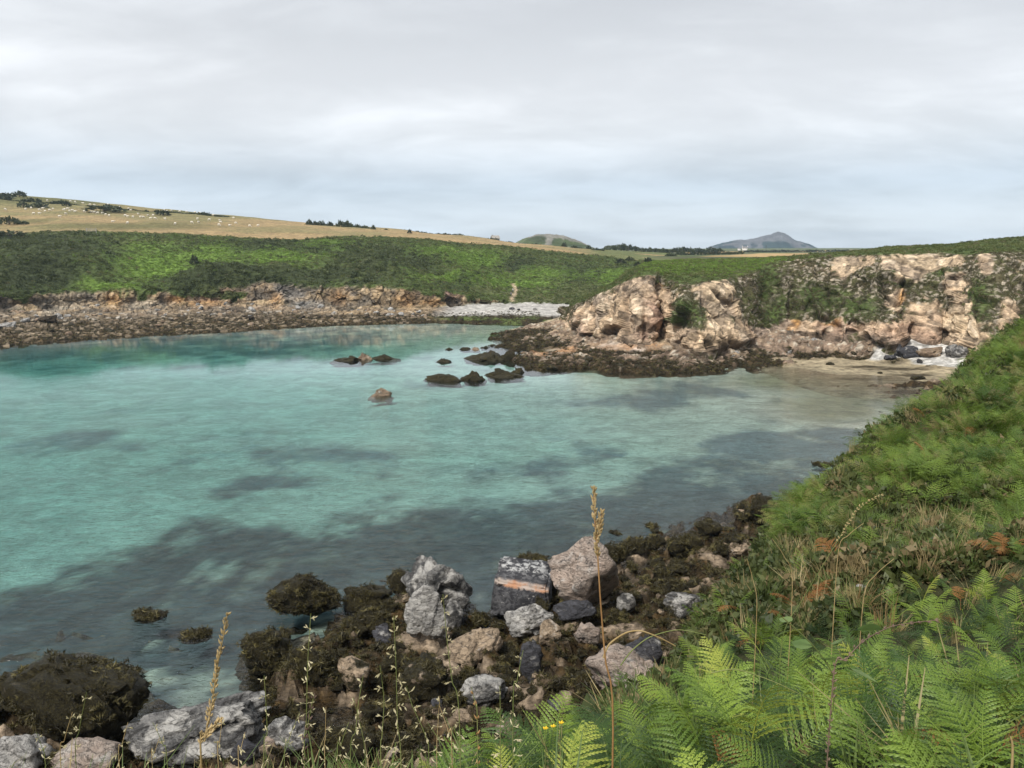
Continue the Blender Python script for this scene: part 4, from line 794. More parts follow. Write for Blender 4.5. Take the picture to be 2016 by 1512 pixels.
    rock('boulder', cr(551, planes=9, sharp=18), 'halfweed', 845, 1345, 110, 70, H, 'large veined brown rock with a grey shoulder, centre of the lower rocks', 'boulder')
    rock('boulder', cr(552, planes=9, sharp=18), 'grey', 950, 1370, 90, 52, H, 'grey brown rock just left of the upright black rock and lower', 'boulder')
    rock('boulder', cr(553, planes=9, sharp=18), 'buff', 700, 1330, 70, 60, H, 'buff rock among weed right above the rock pool', 'boulder')
    rock('boulder', cr(554, planes=9, sharp=18), 'pink', 1150, 1255, 56, 44, H, 'pinkish grey rock under the big grass stem', 'boulder')
    # weed heads breaking the surface
    for i, (x, y, w, h, lab) in enumerate([(290, 1213, 66, 26, 'floating dark weed patch left of the others, far out from the near rocks'), (390, 1248, 68, 34, 'rounded weed clump in the water left of the golden grass head'), (560, 1247, 44, 18, 'small weed clump in the water near the seaweed dome'), (1052, 1102, 66, 28, 'thin raft of floating weed behind the orange banded block'),
                                   (1212, 1049, 20, 10, 'tiny weed covered stone alone in the water'), (1618, 915, 26, 16, 'single dark stone in the water below the bracken slope'), (1284, 1036, 34, 8, 'thin streak of floating weed out in the water')]):
        p = at_z(x, y, 0); s = px_size(p); hid = h * s / max(.3, (CAM_Z / (p[1]))) / 2
        o = obj('weed_clump' if 'weed' in lab and 'stone' not in lab else 'stone', RS_RND[i % 8], None, (p[0], p[1], -.05), (0, 0, i * .9), (w * s / 2, hid * (.8 if h > 14 else 1.1), .30 if h > 12 else .16)); set_mat(o, MR['weedy']); tag(o, lab, 'seaweed' if o.name.startswith('weed') else 'stone')
    # rocks out in the bay
    far = [(680, 706, 56, 13, 'low dark rock at the left end of a three part reef'), (716, 700, 26, 18, 'small pointed tan rock in the middle of a three part reef'), (752, 703, 54, 12, 'low dark rock at the right end of a three part reef'), (872, 709, 28, 11, 'small black rock alone between the reef and the weedy islet'), (865, 741, 82, 22, 'outermost black rock of the chain running from the headland'), (936, 739, 48, 25, 'second black rock of the chain running from the headland'), (986, 734, 78, 22, 'long third rock of the chain running from the headland'), (1020, 729, 28, 14, 'fourth rock of the chain, touching the foreshore'), (748, 771, 42, 22, 'solitary pointed tan brown rock, nearest in the bay'), (968, 700, 92, 24, 'broad dark weedy islet off the headland'), (1005, 695, 50, 34, 'taller right hump of the weedy islet'),
           (884, 686, 13, 6, 'tiny rock at the left of a short line of rocks'), (914, 685, 22, 8, 'low dark rock, second in a short line of rocks'), (936, 683, 20, 13, 'squarish rock in a short line of rocks'), (955, 683, 16, 6, 'flat rock at the right of a short line of rocks'), (1032, 693, 14, 7, 'small orange stone between the islet and the foreshore'), (972, 678, 8, 4, 'speck of rock farthest right of the short line')]
    for i, (x, y, w, h, lab) in enumerate(far):
        p = at_z(x, y + h * .45, -.05); s = px_size(p); a = w * s / 2; big = h > 12
        me = rock_mesh('bay_rock', 560 + i, sub=4, planes=9, sharp=14, rough=.24, taper=.5)
        o = obj('bay_rock', me, None, (p[0], p[1] + a * .55, -.05), (0, 0, RNG.uniform(-.4, .4)), (a * 1.28, a * .75, h * s * .78))
        set_mat(o, MR['fartan' if ('tan' in lab or 'orange' in lab or 'squarish' in lab) else 'farweed']); tag(o, lab, 'rock')
    # rocks of the small pebble cove
    for i, (x, y, w, h, m, lab) in enumerate([(1795, 694, 46, 22, 'dark', 'dark leaning rock with a raised left horn on the white pebbles'), (1772, 690, 12, 22, 'dark', 'black upright horn at the left of the dark leaning rock'), (1838, 695, 48, 20, 'fartan', 'tan block on the white pebbles, right of the dark leaning rock'), (1893, 690, 46, 30, 'grey', 'broken grey buttress block at the cliff foot by the pebbles'), (1752, 705, 24, 12, 'dark', 'dark rounded rock at the lower edge of the white pebbles'), (1812, 712, 11, 9, 'dark', 'small round stone below the white pebbles'), (1812, 744, 34, 8, 'halfweed', 'low brown rock on the wet sand near the slope'), (1734, 734, 10, 5, 'farweed', 'lone small rock on the wet sand'), (1636, 716, 16, 6, 'farweed', 'flat dark rock where weed meets sand'), (1450, 695, 15, 8, 'white', 'white block at the edge of the dark foreshore'), (1556, 694, 10, 8, 'white', 'square white block among the beach boulders')]):
        rock('cove_rock', RS_ANG[i % 8], m, x, y, w, h, plat_hit, lab, 'rock')
named_rocks()

LAND_NEAR = [('the weedy dome rock', 602, 1176), ('the craggy grey rock', 848, 1150), ('the white tipped slab', 838, 1225), ('the orange banded block', 1027, 1160), ('the large pale boulder', 1152, 1140), ('the upright black rock', 1050, 1302), ('the long tilted slab', 925, 1288), ('the rock pool', 640, 1400), ('the streaked grey boulder', 388, 1462), ('the huge weedy boulder', 112, 1392), ('the beige bedrock hump', 1235, 1340), ('the flat topped grey slab', 1346, 1192), ('the tall weedy rock', 1498, 1008), ('the round weedy rock', 1345, 1078), ('the patched hump', 528, 1302), ('the veined brown rock', 845, 1345)]
LAND_FORE = [('the headland nose', 1120, 655), ('the dark cleft', 1305, 670), ('the pale rock fall', 1410, 680), ('the orange stones', 1240, 690), ('the weedy islet', 985, 700), ('the white block', 1450, 695), ('the ochre streak', 1560, 668), ('the left cave', 1683, 670), ('the wet sand edge', 1540, 714), ('the reef tip', 1100, 725)]
LAND_FAR = [('the pale block', 115, 622), ('the far left rocks', 10, 645), ('the orange patch', 225, 610), ('the pink brown cliff', 360, 605), ('the dark gorse ridge', 440, 610), ('the grey cliff scar', 575, 610), ('the ochre patch', 665, 608), ('the tan cliff', 760, 612), ('the pebbles', 830, 612)]
def where(p, land, used):
    px, py = (float(v) for v in project(np.array(p, float))); out = []
    for nm, x, y in sorted(land, key=lambda l: (l[1] - px) ** 2 + (2 * (l[2] - py)) ** 2)[:4]:
        dx, dy = px - x, (py - y) * (1.0 if land is LAND_NEAR else 4.0); hz_ = 'right' if dx > 0 else 'left'; v_ = 'below' if dy > 0 else 'behind'
        a = abs(dx) / (abs(dy) + 1e-6); far_ = 'just ' if abs(dx) + abs(dy) < 70 else ''
        out.append(far_ + (f'{hz_} of {nm}' if a > 2.2 else (f'{v_} {nm}' if a < .45 else f'{v_} and {hz_} of {nm}')))
    return out
USED = set()
def unique_label(pre, p, land, post=''):
    for w in where(p, land, USED):
        lab = f'{pre} {w}{post}'
        if lab not in USED and len(lab.split()) <= 16: USED.add(lab); return lab
    return min((f'{pre} {w}{post}' for w in where(p, land, USED)), key=lambda q: len(q.split()))
def size_word(r, a, b): return 'small' if r < a else ('large' if r > b else 'middling')
def near_free(x, y, r):
    return all((x - a) ** 2 + (y - b) ** 2 > (0.55 * (r + c)) ** 2 for a, b, c in ROCKS)
def fill_rocks():
    # near shore: unlabelled-apart weedy rocks share one label per look
    n = 0; tries = 0
    while n < 292 and tries < 9000:
        tries += 1; px = RNG.uniform(-60, 1540); py = RNG.uniform(1000, 1512)
        p = near_hit(px, py)
        if p[2] < -.15 or p[2] > 3.4 or p[1] < 22: continue
        r = min(1.5, .30 * math.exp(RNG.normal(.30, .5)))
        if not near_free(p[0], p[1], r): continue
        kind = RNG.choice(['weedy', 'halfweed', 'buff', 'grey', 'dark', 'pink'], p=[.62, .26, .05, .02, .04, .01]) if p[2] < 2.0 else RNG.choice(['halfweed', 'buff', 'grey', 'dark', 'pink', 'weedy'], p=[.42, .14, .10, .10, .06, .18])
        me = (RS_RND if kind in ('weedy', 'halfweed') else RS_ANG)[RNG.integers(8)]
        o = obj('shore_rock', me, None, (p[0], p[1], p[2] + r * .25), (RNG.uniform(-.4, .4), RNG.uniform(-.4, .4), RNG.uniform(0, 6.3)), (r * RNG.uniform(.8, 1.3), r * RNG.uniform(.7, 1.1), r * RNG.uniform(.5, .85))); set_mat(o, MR[kind]); ROCKS.append((p[0], p[1], r)); n += 1
        lab = {'weedy': 'loose rock covered in brown wrack among the near shore rocks', 'halfweed': 'loose brown rock with patches of wrack among the near shore rocks', 'buff': 'loose buff rock among the near shore rocks', 'grey': 'loose grey lichened rock among the near shore rocks', 'dark': 'loose black rock among the near shore rocks', 'pink': 'loose pinkish rock among the near shore rocks'}[kind]
        tag(o, unique_label(size_word(r, .38, .65) + ' ' + {'weedy': 'brown wrack covered rock', 'halfweed': 'brown rock patched with wrack', 'buff': 'buff rock', 'grey': 'grey lichened rock', 'dark': 'black rock', 'pink': 'pinkish rock'}[kind], p, LAND_NEAR), 'rock', 'loose rocks on the near shore')
    # foreshore under the headland
    for i in range(85):
        for _ in range(60):
            px, py = RNG.uniform(1000, 1720), RNG.uniform(664, 728); p = plat_hit(px, py)
            ix = int(np.clip((p[0] + 26) / .36, 0, PF_ROCK.shape[0] - 1)); iy = int(np.clip((p[1] - 124) / .36, 0, PF_ROCK.shape[1] - 1))
            if PF_ROCK[ix, iy] > .5: break
        up = p[2] > 1.7 or (px > 1420 and RNG.random() < .35); r = RNG.uniform(.35, .95); m = 'fartan' if up else 'farweed'
        if up and RNG.random() < .35: m = 'white'
        o = obj('foreshore_rock', RS_SML[RNG.integers(8)], None, (p[0], p[1], p[2] + r * .2), (RNG.uniform(-.4, .4), RNG.uniform(-.4, .4), RNG.uniform(0, 6.3)), (r * RNG.uniform(.9, 1.5), r, r * RNG.uniform(.5, .8))); set_mat(o, MR[m])
        tag(o, unique_label(size_word(r, .6, .85) + ' ' + {'fartan': 'tan boulder', 'farweed': 'dark weedy boulder', 'white': 'whitish boulder'}[m], p, LAND_FORE, ' on the reef'), 'boulder', 'boulders below the headland')
    # far left shore: the largest boulders one by one
    sel = np.argwhere((LEFT_T > 1.15) & (LEFT_T < 2.0) & (LEFT_PX > 5) & (LEFT_PX < 840)); sel = sel[RNG.choice(len(sel), 120, replace=False)]
    for a, b in sel:
        p = LEFT_G[a, b]; t_ = LEFT_T[a, b]; r = RNG.uniform(.5, 1.2); m = RNG.choice(['fartan', 'white', 'grey'], p=[.45, .35, .2]) if t_ > 1.5 else RNG.choice(['farweed', 'fartan'], p=[.75, .25])
        o = obj('far_boulder', RS_SML[RNG.integers(8)], None, (p[0], p[1], p[2] + r * .15), (RNG.uniform(-.4, .4), RNG.uniform(-.4, .4), RNG.uniform(0, 6.3)), (r * RNG.uniform(.9, 1.5), r, r * RNG.uniform(.5, .8))); set_mat(o, MR[m])
        tag(o, unique_label(size_word(r, .72, .98) + ' ' + {'fartan': 'tan boulder', 'farweed': 'dark weedy boulder', 'white': 'whitish boulder', 'grey': 'grey boulder'}[m], p, LAND_FAR, ' by the far shore'), 'boulder', 'boulders along the far shore')
    for x, y, w, h, m, lab in [(115, 622, 14, 14, 'white', 'pale upright block standing on the far boulder beach'), (90, 630, 34, 16, 'farweed', 'dark cleft rock beside the pale block by the far shore'), (10, 640, 30, 14, 'white', 'pale boulder at the far left end of the far beach'), (1009, 607, 13, 6, 'dark', 'dark boulder on the grey pebble beach, larger of two'), (1022, 609, 8, 4, 'dark', 'dark boulder on the grey pebble beach, smaller of two'), (1053, 608, 10, 6, 'white', 'pale stone on the grey pebble beach, right of two dark ones')]:
        k = np.argmin((LEFT_PX - x) ** 2 + (LEFT_PY - y - h * .4) ** 2 + (LEFT_T > 2.05) * 1e6); p = LEFT_G.reshape(-1, 3)[k]; s = px_size(p)
        o = obj('beach_boulder', RS_ANG[int(x) % 8], None, (p[0], p[1] + w * s * .3, p[2] + h * s * .35), (0, 0, .3), (w * s / 2, w * s * .4, h * s / 2)); set_mat(o, MR[m]); tag(o, lab, 'boulder')
fill_rocks()

# ---------------------------------------------------------------- leaf clumps
def quads(C, A, B, curve=None):
    """leaf quads: centres C, half-axes A (length) and B (width) -> kite shaped quads"""
    V = np.stack((C - A, C + B * 1.0 - A * .1, C + A, C - B * 1.0 - A * .1), 1).reshape(-1, 3); F = np.arange(len(V)).reshape(-1, 4); return V, F
def leaf_clump(name, seed, n, mat, leaf=.16, flat=.7, up=.5, aspect=.5):
    r = np.random.default_rng(seed); d = unit(r.normal(size=(n, 3))); d[:, 2] = np.abs(d[:, 2]); rad = r.uniform(.45, 1.05, n) ** .6
    lump = 1 + .30 * fbm(d * 1.6 + seed, 2, seed); C = d * (rad * lump)[:, None] * np.array((1, 1, flat))
    a = unit(d + r.normal(size=(n, 3)) * .7 + np.array((0, 0, up))); b = unit(np.cross(a, r.normal(size=(n, 3)))); L = r.uniform(.6, 1.3, n)[:, None] * leaf
    V, F = quads(C, a * L, b * L * aspect); return mesh_np(name, V, F, mat, smooth=False)
ML = {
 'gorse': mat_leaf('gorse_leaves', (.044, .058, .024), (.090, .108, .040), None, .2, scale=.12),
 'scrub': mat_leaf('scrub_leaves', (.070, .095, .032), (.140, .160, .055), (.17, .145, .08), .25, scale=.10),
 'bracken': mat_leaf('far_bracken', (.115, .185, .040), (.195, .285, .060), None, .35, scale=.10),
 'heath': mat_leaf('heath_leaves', (.085, .072, .042), (.120, .112, .055), (.20, .16, .11), .2, scale=.15),
 'hedge': mat_leaf('hedge_leaves', (.034, .044, .022), (.066, .080, .034), None, .2, scale=.08),
}
def variants(name, mat, n=4, **k): return [hidden_source(leaf_clump(name, 600 + i * 7, k.get('cnt', 46), mat, k.get('leaf', .24), k.get('flat', .7), k.get('up', .4), k.get('aspect', .5))) for i in range(n)]
V_GORSE = variants('gorse_clump', ML['gorse']); V_SCRUB = variants('scrub_clump', ML['scrub']); V_BRACK = variants('bracken_clump', ML['bracken'], leaf=.34, flat=.45, aspect=.35); V_HEATH = variants('heath_clump', ML['heath'], leaf=.22)

def area_weights(G):
    a = np.gradient(G, axis=0); b = np.gradient(G, axis=1); return np.linalg.norm(np.cross(a, b), axis=-1)
def sample_grid(G, w, n):
    w = (w * area_weights(G)).ravel(); w = w / w.sum(); k = RNG.choice(w.size, n, p=w); i, j = np.unravel_index(k, G.shape[:2])
    i2 = np.clip(i + 1, 0, G.shape[0] - 1); j2 = np.clip(j + 1, 0, G.shape[1] - 1); f = RNG.random(n)[:, None]; g = RNG.random(n)[:, None]
    return G[i, j] * (1 - f) * (1 - g) + G[i2, j] * f * (1 - g) + G[i, j2] * (1 - f) * g + G[i2, j2] * f * g, i, j
def rand_rot(n, tilt=.25): return np.stack((RNG.normal(0, tilt, n), RNG.normal(0, tilt, n), RNG.uniform(0, 6.28, n)), 1)
def hill_cover():
    vis = (LEFT_PX > -200) & (LEFT_PX < 1420)
    dk, br = np.clip(LEFT_DK, 0, 1), np.clip(LEFT_BR, 0, 1)
    allm = np.maximum(LEFT_SV * (LEFT_T > 2.85), LEFT_CV) * vis; pathm = (np.abs(LEFT_PX - (1012 - (LEFT_PY - 575) * .06)) < 5) & (LEFT_PY > 556) & (LEFT_PY < 602)
    allm = allm * ~pathm
    P, i, j = sample_grid(LEFT_G, allm * (.10 + 1.1 * dk) * (1 - .9 * br), 9500); scatter('gorse_scrub', P - np.array((0, 0, .25)), rand_rot(len(P)), np.minimum(2.4, .42 * np.exp(np.abs(RNG.normal(0, .6, len(P))))) , V_GORSE)
    P, i, j = sample_grid(LEFT_G, allm * (.85 - .75 * dk) * (1 - .85 * br), 15000); scatter('slope_scrub', P - np.array((0, 0, .2)), rand_rot(len(P)), RNG.uniform(.35, 1.0, len(P)), V_SCRUB)
    P, i, j = sample_grid(LEFT_G, allm * (.12 + 1.3 * br) * (1 - .9 * dk * (1 - br)), 16000); scatter('hill_bracken', P - np.array((0, 0, .15)), rand_rot(len(P)), RNG.uniform(.3, .75, len(P)), V_BRACK)
    hv = (HEAD_PX > 1090) & (HEAD_PX < 2080) & (HEAD_T < 5.2)
    top = sstep(2.95, 3.1, HEAD_T)
    P, i, j = sample_grid(HEAD_G, hv * (top * 1.0 + (1 - top) * (HEAD_T > 1.1) * HEAD_VEG * .10), 13000); scatter('headland_scrub', P - np.array((0, 0, .2)), rand_rot(len(P)), RNG.uniform(.3, .8, len(P)), V_SCRUB)
    P, i, j = sample_grid(HEAD_G, hv * (1 - top) * (HEAD_T > 1.15) * HEAD_VEG, 5500); scatter('cliff_heath', P - np.array((0, 0, .1)), rand_rot(len(P), .5), RNG.uniform(.2, .6, len(P)), V_HEATH)
    P, i, j = sample_grid(HEAD_G, hv * top * splat(HEAD_PX, HEAD_PY, [(1380, 525, 120, 14), (1480, 518, 60, 10), (1290, 520, 60, 8), (1520, 545, 24, 50)]), 3500); scatter('headland_bracken', P - np.array((0, 0, .1)), rand_rot(len(P)), RNG.uniform(.35, .8, len(P)), V_BRACK)
hill_cover()

# ---------------------------------------------------------------- hedges, bushes and small trees one can tell apart
def bush_mesh(seed, n, leaf): return leaf_clump('crown', seed, n, ML['hedge'], leaf, .75, .3)
CROWNS = [bush_mesh(800 + i, 170, .20) for i in range(5)]
BARK = mat_plain('bark', (.09, .07, .05), .9)
def tube(pts, rad, seg=6):
    pts = np.asarray(pts, float); V = []; F = []
    for k, p in enumerate(pts):
        d = pts[min(k + 1, len(pts) - 1)] - pts[max(k - 1, 0)]; d = d / (np.linalg.norm(d) + 1e-9); a = np.cross(d, (0.31, .95, .05)); a /= np.linalg.norm(a) + 1e-9; b = np.cross(d, a)
        for s_ in range(seg): w = 2 * math.pi * s_ / seg; V.append(p + rad[k] * (math.cos(w) * a + math.sin(w) * b))
    for k in range(len(pts) - 1):
        for s_ in range(seg): i = k * seg + s_; j = k * seg + (s_ + 1) % seg; F.append((i, j, j + seg, i + seg))
    return V, F
def merge(parts):
    V, F = [], []
    for v, f in parts: o = len(V); V += list(v); F += [tuple(i + o for i in q) for q in f]
    return V, F
TRUNK = pyd('trunk', *merge([tube([(0, 0, -.6), (.03, 0, .1), (.0, .04, .5)], [.09, .07, .03]), tube([(0, 0, .05), (.2, .1, .35), (.34, .16, .55)], [.05, .03, .015]), tube([(0, 0, .0), (-.2, .05, .3), (-.36, .1, .5)], [.05, .03, .015])]), BARK)
def bush(name, px, py, D, wpx, hpx, label, cat, group=None, hit=None):
    p = at_D(px, py + hpx * .5, D) if hit is None else hit; s = px_size(p); r = wpx * s / 2; h = hpx * s
    root = obj(name, None, None, (p[0], p[1], p[2])); root.empty_display_size = .5; tag(root, label, cat, group)
    obj('crown', CROWNS[int(RNG.integers(5))], root, (0, 0, h * .12), (0, 0, RNG.uniform(0, 6)), (r, max(r * .6, h * .5), h / .85)); obj('trunk', TRUNK, root, (0, 0, h * .25), None, (r, r, h)); return root
def left_at(x, y, tmin=2.8):
    k = np.argmin((LEFT_PX - x) ** 2 + (LEFT_PY - y) ** 2 + (LEFT_T < tmin) * 1e6 + (LEFT_T > 7.02) * 1e6); return LEFT_G.reshape(-1, 3)[k].copy()
def far_at(x, y):
    k = np.argmin((FAR_PX - x) ** 2 + (FAR_PY - y) ** 2); return FAR_G.reshape(-1, 3)[k].copy()
def hedges():
    B = [(46, 404, 26, 9, 'round dark gorse bush alone on the upper left sheep field'), (75, 406, 34, 8, 'long low gorse bush beside the round one on the sheep field'), (132, 402, 16, 9, 'small dark bush in the middle of the sheep flock'), (18, 456 - 20, 40, 12, 'broad green bush low at the left edge of the sheep field'), (50, 439, 16, 6, 'small low bush right of the broad one at the left field edge'), (320, 420, 40, 9, 'dark flat thicket on the upper field near pale stones'), (205, 414, 110, 8, 'long green thicket behind the sheep flock'), (382, 502, 24, 16, 'round dark bush alone in the bright bracken hollow'), (376, 528, 16, 10, 'small round bush at the top of the dark ridge'), (20, 462, 60, 9, 'dark bush row at the left end of the field edge'), (12, 388, 30, 9, 'dark bush on the skyline at the far left'), (40, 386, 24, 9, 'second skyline bush from the left')]
    for x, y, w, h, lab in B: p = left_at(x, y + h * .4); bush('gorse_bush', x, y, p[1], w, h, lab, 'bush', None, p)
    # hedges: each one thing of many crowns
    def hedge(items, label):
        root = obj('hedge', None, None, items[0][0]); tag(root, label, 'hedge'); o0 = items[0][0]
        for p, wpx, hpx in items:
            s_ = px_size(p); r = wpx * s_ / 2; h = hpx * s_; obj('crown', CROWNS[int(RNG.integers(5))], root, p - o0 + np.array((0, 0, -h * .1)), (0, 0, RNG.uniform(0, 6)), (r, max(r * .5, h * .5), h / .85))
    def skyl(x0, x1, st, w0, w1, h0, h1, label):
        it = []
        for x in np.arange(x0, x1, st):
            x = x + RNG.uniform(-st / 2, st / 2); yk = np.interp(x, [a[0] for a in LH], [a[11] for a in LH]); it.append((left_at(x, yk, 6.5) - np.array((0, 0, .6)), RNG.uniform(w0, w1), RNG.uniform(h0, h1) * (.5 + 1.1 * RNG.random() ** 2)))
        hedge(it, label)
    skyl(-20, 130, 8, 16, 34, 4, 8, 'dark scrubby hedge on the skyline at the far left'); skyl(130, 300, 8, 16, 34, 2.5, 6, 'low dark hedge on the skyline above the sheep'); skyl(300, 430, 9, 20, 40, 2.5, 6, 'thin hedge on the skyline right of the pale stones')
    skyl(600, 690, 6, 12, 26, 6, 11, 'bushy dark hedge on the skyline right of the sheep field'); skyl(690, 770, 8, 12, 22, 4, 8, 'broken hedge on the skyline beside the small windswept tree'); skyl(770, 985, 6, 12, 26, 4, 8, 'long dark hedge along the top of the dry field, in front of the craggy hill'); skyl(985, 1180, 6, 12, 26, 4, 8, 'dark wooded hedge at the foot of the craggy hill')
    for x, y, w, h, lab in [(735, 447, 11, 9, 'small windswept tree standing above the skyline hedge'), (1110, 484, 16, 12, 'rounded tree at the foot of the craggy hill, left'), (1228, 488, 22, 14, 'tallest rounded tree between the craggy hill and the mountain'), (1210, 490, 12, 10, 'small tree left of the tallest rounded tree'), (806, 455, 9, 8, 'little leaning tree on the hedge in the middle of the skyline')]:
        p = left_at(x, y + h * .5, 5.5) if x < 900 else at_D(x, y + h * .5, 760); bush('hedge_tree', x, y, p[1], w, h, lab, 'tree', None, p)
    hedge([(at_D(x, 496 - 1.2 * math.sin(x * .09) - (6 if abs(x - 1225) < 30 else 0), RNG.uniform(780, 900)), RNG.uniform(16, 30), RNG.uniform(6, 11)) for x in range(1120, 1420, 8)], 'long belt of dark trees on the plain between the two far hills')
    hedge([(at_D(x, 501.5 - (x - 1345) * .02, 640), 16, RNG.uniform(4, 6)) for x in range(1345, 1465, 8)], 'dark hedge along the upper edge of the long golden field')
    hedge([(at_D(x + RNG.uniform(-3, 3), 496 - (x - 1470) * .006, 1150), 20, RNG.uniform(2.6, 4.5)) for x in range(1470, 1720, 10)], 'thin far hedge right of the white farmhouse')
    for x, y, w, h in [(1240, 508, 34, 9), (1276, 512, 22, 9), (1222, 517, 24, 9), (1320, 503, 26, 9), (1345, 500, 24, 8), (1255, 522, 22, 8)]:
        p = left_at(x, y + h * .4, 3.2); bush('valley_bush', x, y, p[1], w, h, 'dark bush in the valley behind the headland', 'bush', 'bushes in the valley behind the headland', p)
    it = []
    for x in range(1560, 2030, 9):
        m = np.abs(HEAD_PX - x) < 4; yk = HEAD_PY[m & (HEAD_T > 3) & (HEAD_T < 5.05)].min(); q = np.argmin(np.where(m & (HEAD_T > 3), np.abs(HEAD_PY - yk), 1e9)); it.append((HEAD_G.reshape(-1, 3)[q] - np.array((0, 0, .3)), RNG.uniform(14, 26), RNG.uniform(2.5, 6)))
    hedge([i for i in it[:26]], 'low straggling hedge along the cliff top left of the brown scar'); hedge([i for i in it[26:]], 'low straggling hedge on the cliff top skyline at the far right')
hedges()

# ---------------------------------------------------------------- sheep
WOOL = mat_plain('wool', (.66, .61, .52), .95, .05, .1); 
def sheep_mesh(graze):
    parts = []
    prof = [(-.56, .60, .02), (-.54, .60, .14), (-.42, .63, .25), (-.15, .62, .30), (.15, .62, .29), (.36, .66, .23), (.50, .72 - .12 * graze, .15), (.64, .78 - .42 * graze, .105), (.74, .80 - .62 * graze, .11), (.86, .74 - .66 * graze, .085), (.95, .68 - .66 * graze, .05), (.965, .67 - .66 * graze, .01)]
    V, F = [], []
    for x, z, r in prof:
        for s_ in range(10): w = 2 * math.pi * s_ / 10; V.append((x, r * .86 * math.cos(w), z + r * math.sin(w)))
    for k in range(len(prof) - 1):
        for s_ in range(10): i = k * 10 + s_; j = k * 10 + (s_ + 1) % 10; F.append((i, i + 10, j + 10, j))
    parts.append((V, F))
    for x in (-.36, .30):
        for y in (-.14, .14): parts.append(tube([(x, y, .55), (x + (.03 if x < 0 else 0), y, .30), (x, y, .0)], [.10, .05, .04]))
    for y in (-1, 1): parts.append(tube([(.74, y * .07, .86 - .62 * graze), (.70, y * .19, .84 - .62 * graze)], [.035, .015], 4))
    return pyd('sheep', *merge(parts), WOOL, True)
SHEEP = [sheep_mesh(1), sheep_mesh(0), sheep_mesh(1)]
LAND_SHEEP = [('the round gorse bush', 46, 404), ('the long green thicket', 205, 412), ('the small dark bush', 132, 402), ('the field gate', 181, 456), ('the dark flat thicket', 320, 420), ('the left skyline hedge', 60, 388), ('the low skyline hedge', 215, 400), ('the thin skyline hedge', 365, 418), ('the lower field edge', 400, 450), ('the broad bush at the left field edge', 18, 436)]
def flock():
    S = [(11, 411), (50, 412), (61, 409), (77, 413), (84, 411), (90, 417), (66, 420), (77, 421), (98, 412), (105, 412), (118, 427), (125, 414), (128, 413), (134, 411), (138, 417), (142, 416), (148, 417), (129, 421), (166, 416), (180, 418), (186, 418), (192, 420), (201, 420), (209, 423), (214, 424), (221, 435), (251, 438), (247, 424), (251, 426), (262, 427), (273, 422), (277, 427), (282, 427), (292, 425), (297, 430), (306, 429), (302, 424), (325, 430), (346, 440), (377, 438), (389, 432), (391, 438), (413, 433), (432, 435), (434, 437), (431, 443), (453, 444), (464, 439), (492, 444), (507, 444),
         (92, 394), (102, 397), (116, 397), (138, 396), (147, 397), (163, 400), (178, 402), (186, 403), (211, 402), (235, 407), (253, 411), (258, 414), (322, 413), (330, 414), (337, 414), (354, 416), (369, 417), (383, 418), (394, 419), (420, 423), (460, 429)]
    for i, (x, y) in enumerate(S):
        p = left_at(x, y + 2, 4.9); s = px_size(p); o = obj('sheep', SHEEP[i % 3], None, p - np.array((0, 0, .05)), (0, 0, RNG.choice([0.1, 3.2, -.4, 2.7, .5, 1.2])), 1.55)
        tag(o, unique_label('white sheep grazing' if i % 3 != 1 else 'white sheep with raised head', p, LAND_SHEEP), 'sheep', 'sheep on the left hill')
flock()

# ---------------------------------------------------------------- white house, grey ruin, gate, pole, people
def box(x0, x1, y0, y1, z0, z1):
    return [(x0,y0,z0),(x1,y0,z0),(x1,y1,z0),(x0,y1,z0),(x0,y0,z1),(x1,y0,z1),(x1,y1,z1),(x0,y1,z1)], [(0,3,2,1),(4,5,6,7),(0,1,5,4),(1,2,6,5),(2,3,7,6),(3,0,4,7)]
def house(name, p, k, wall, roof, label, chims):
    root = obj(name, None, None, p); tag(root, label, 'house'); gl = mat_plain('window_glass', (.03, .035, .04), .2, .5)
    L, Dp, Hh, Rr = 8 * k, 5 * k, 3.4 * k, 2.6 * k
    V = [(-L/2,-Dp/2,-1),(L/2,-Dp/2,-1),(L/2,Dp/2,-1),(-L/2,Dp/2,-1),(-L/2,-Dp/2,Hh),(L/2,-Dp/2,Hh),(L/2,Dp/2,Hh),(-L/2,Dp/2,Hh),(-L/2,0,Hh+Rr),(L/2,0,Hh+Rr)]
    obj('wall', pyd('wall', V, [(0,1,5,4),(1,2,6,9,5),(2,3,7,6),(3,0,4,8,7)], wall), root)
    e = .3 * k; t_ = .25 * k
    RV = []
    for sy in (-1, 1): RV += [(-L/2-e, sy*(Dp/2+e), Hh-e*.9), (L/2+e, sy*(Dp/2+e), Hh-e*.9), (L/2+e, 0, Hh+Rr+.05), (-L/2-e, 0, Hh+Rr+.05)]
    RV += [(x, y, z + t_) for x, y, z in RV]; RF = [(8,9,10,11),(13,12,15,14),(0,1,9,8),(5,4,12,13),(0,8,11,3),(1,2,10,9),(4,7,15,12),(5,13,14,6),(3,2,1,0),(4,5,6,7)]
    rf = obj('roof', pyd('roof', RV, RF, roof), root)
    for cx in chims: obj('chimney', pyd('chimney', *merge([box(cx-.5*k, cx+.5*k, -.4*k, .4*k, Hh+Rr*.6, Hh+Rr+.7*k), box(cx-.6*k, cx+.6*k, -.5*k, .5*k, Hh+Rr+.7*k, Hh+Rr+.85*k)]), wall), rf)
    wm_ = pyd('window', *box(-.5*k, .5*k, -.06, .06, 0, 1.1*k), gl)
    for wx in (-2.6*k, 0, 2.6*k): obj('window', wm_, root, (wx, -Dp/2-.03, 1.3*k))
    return root
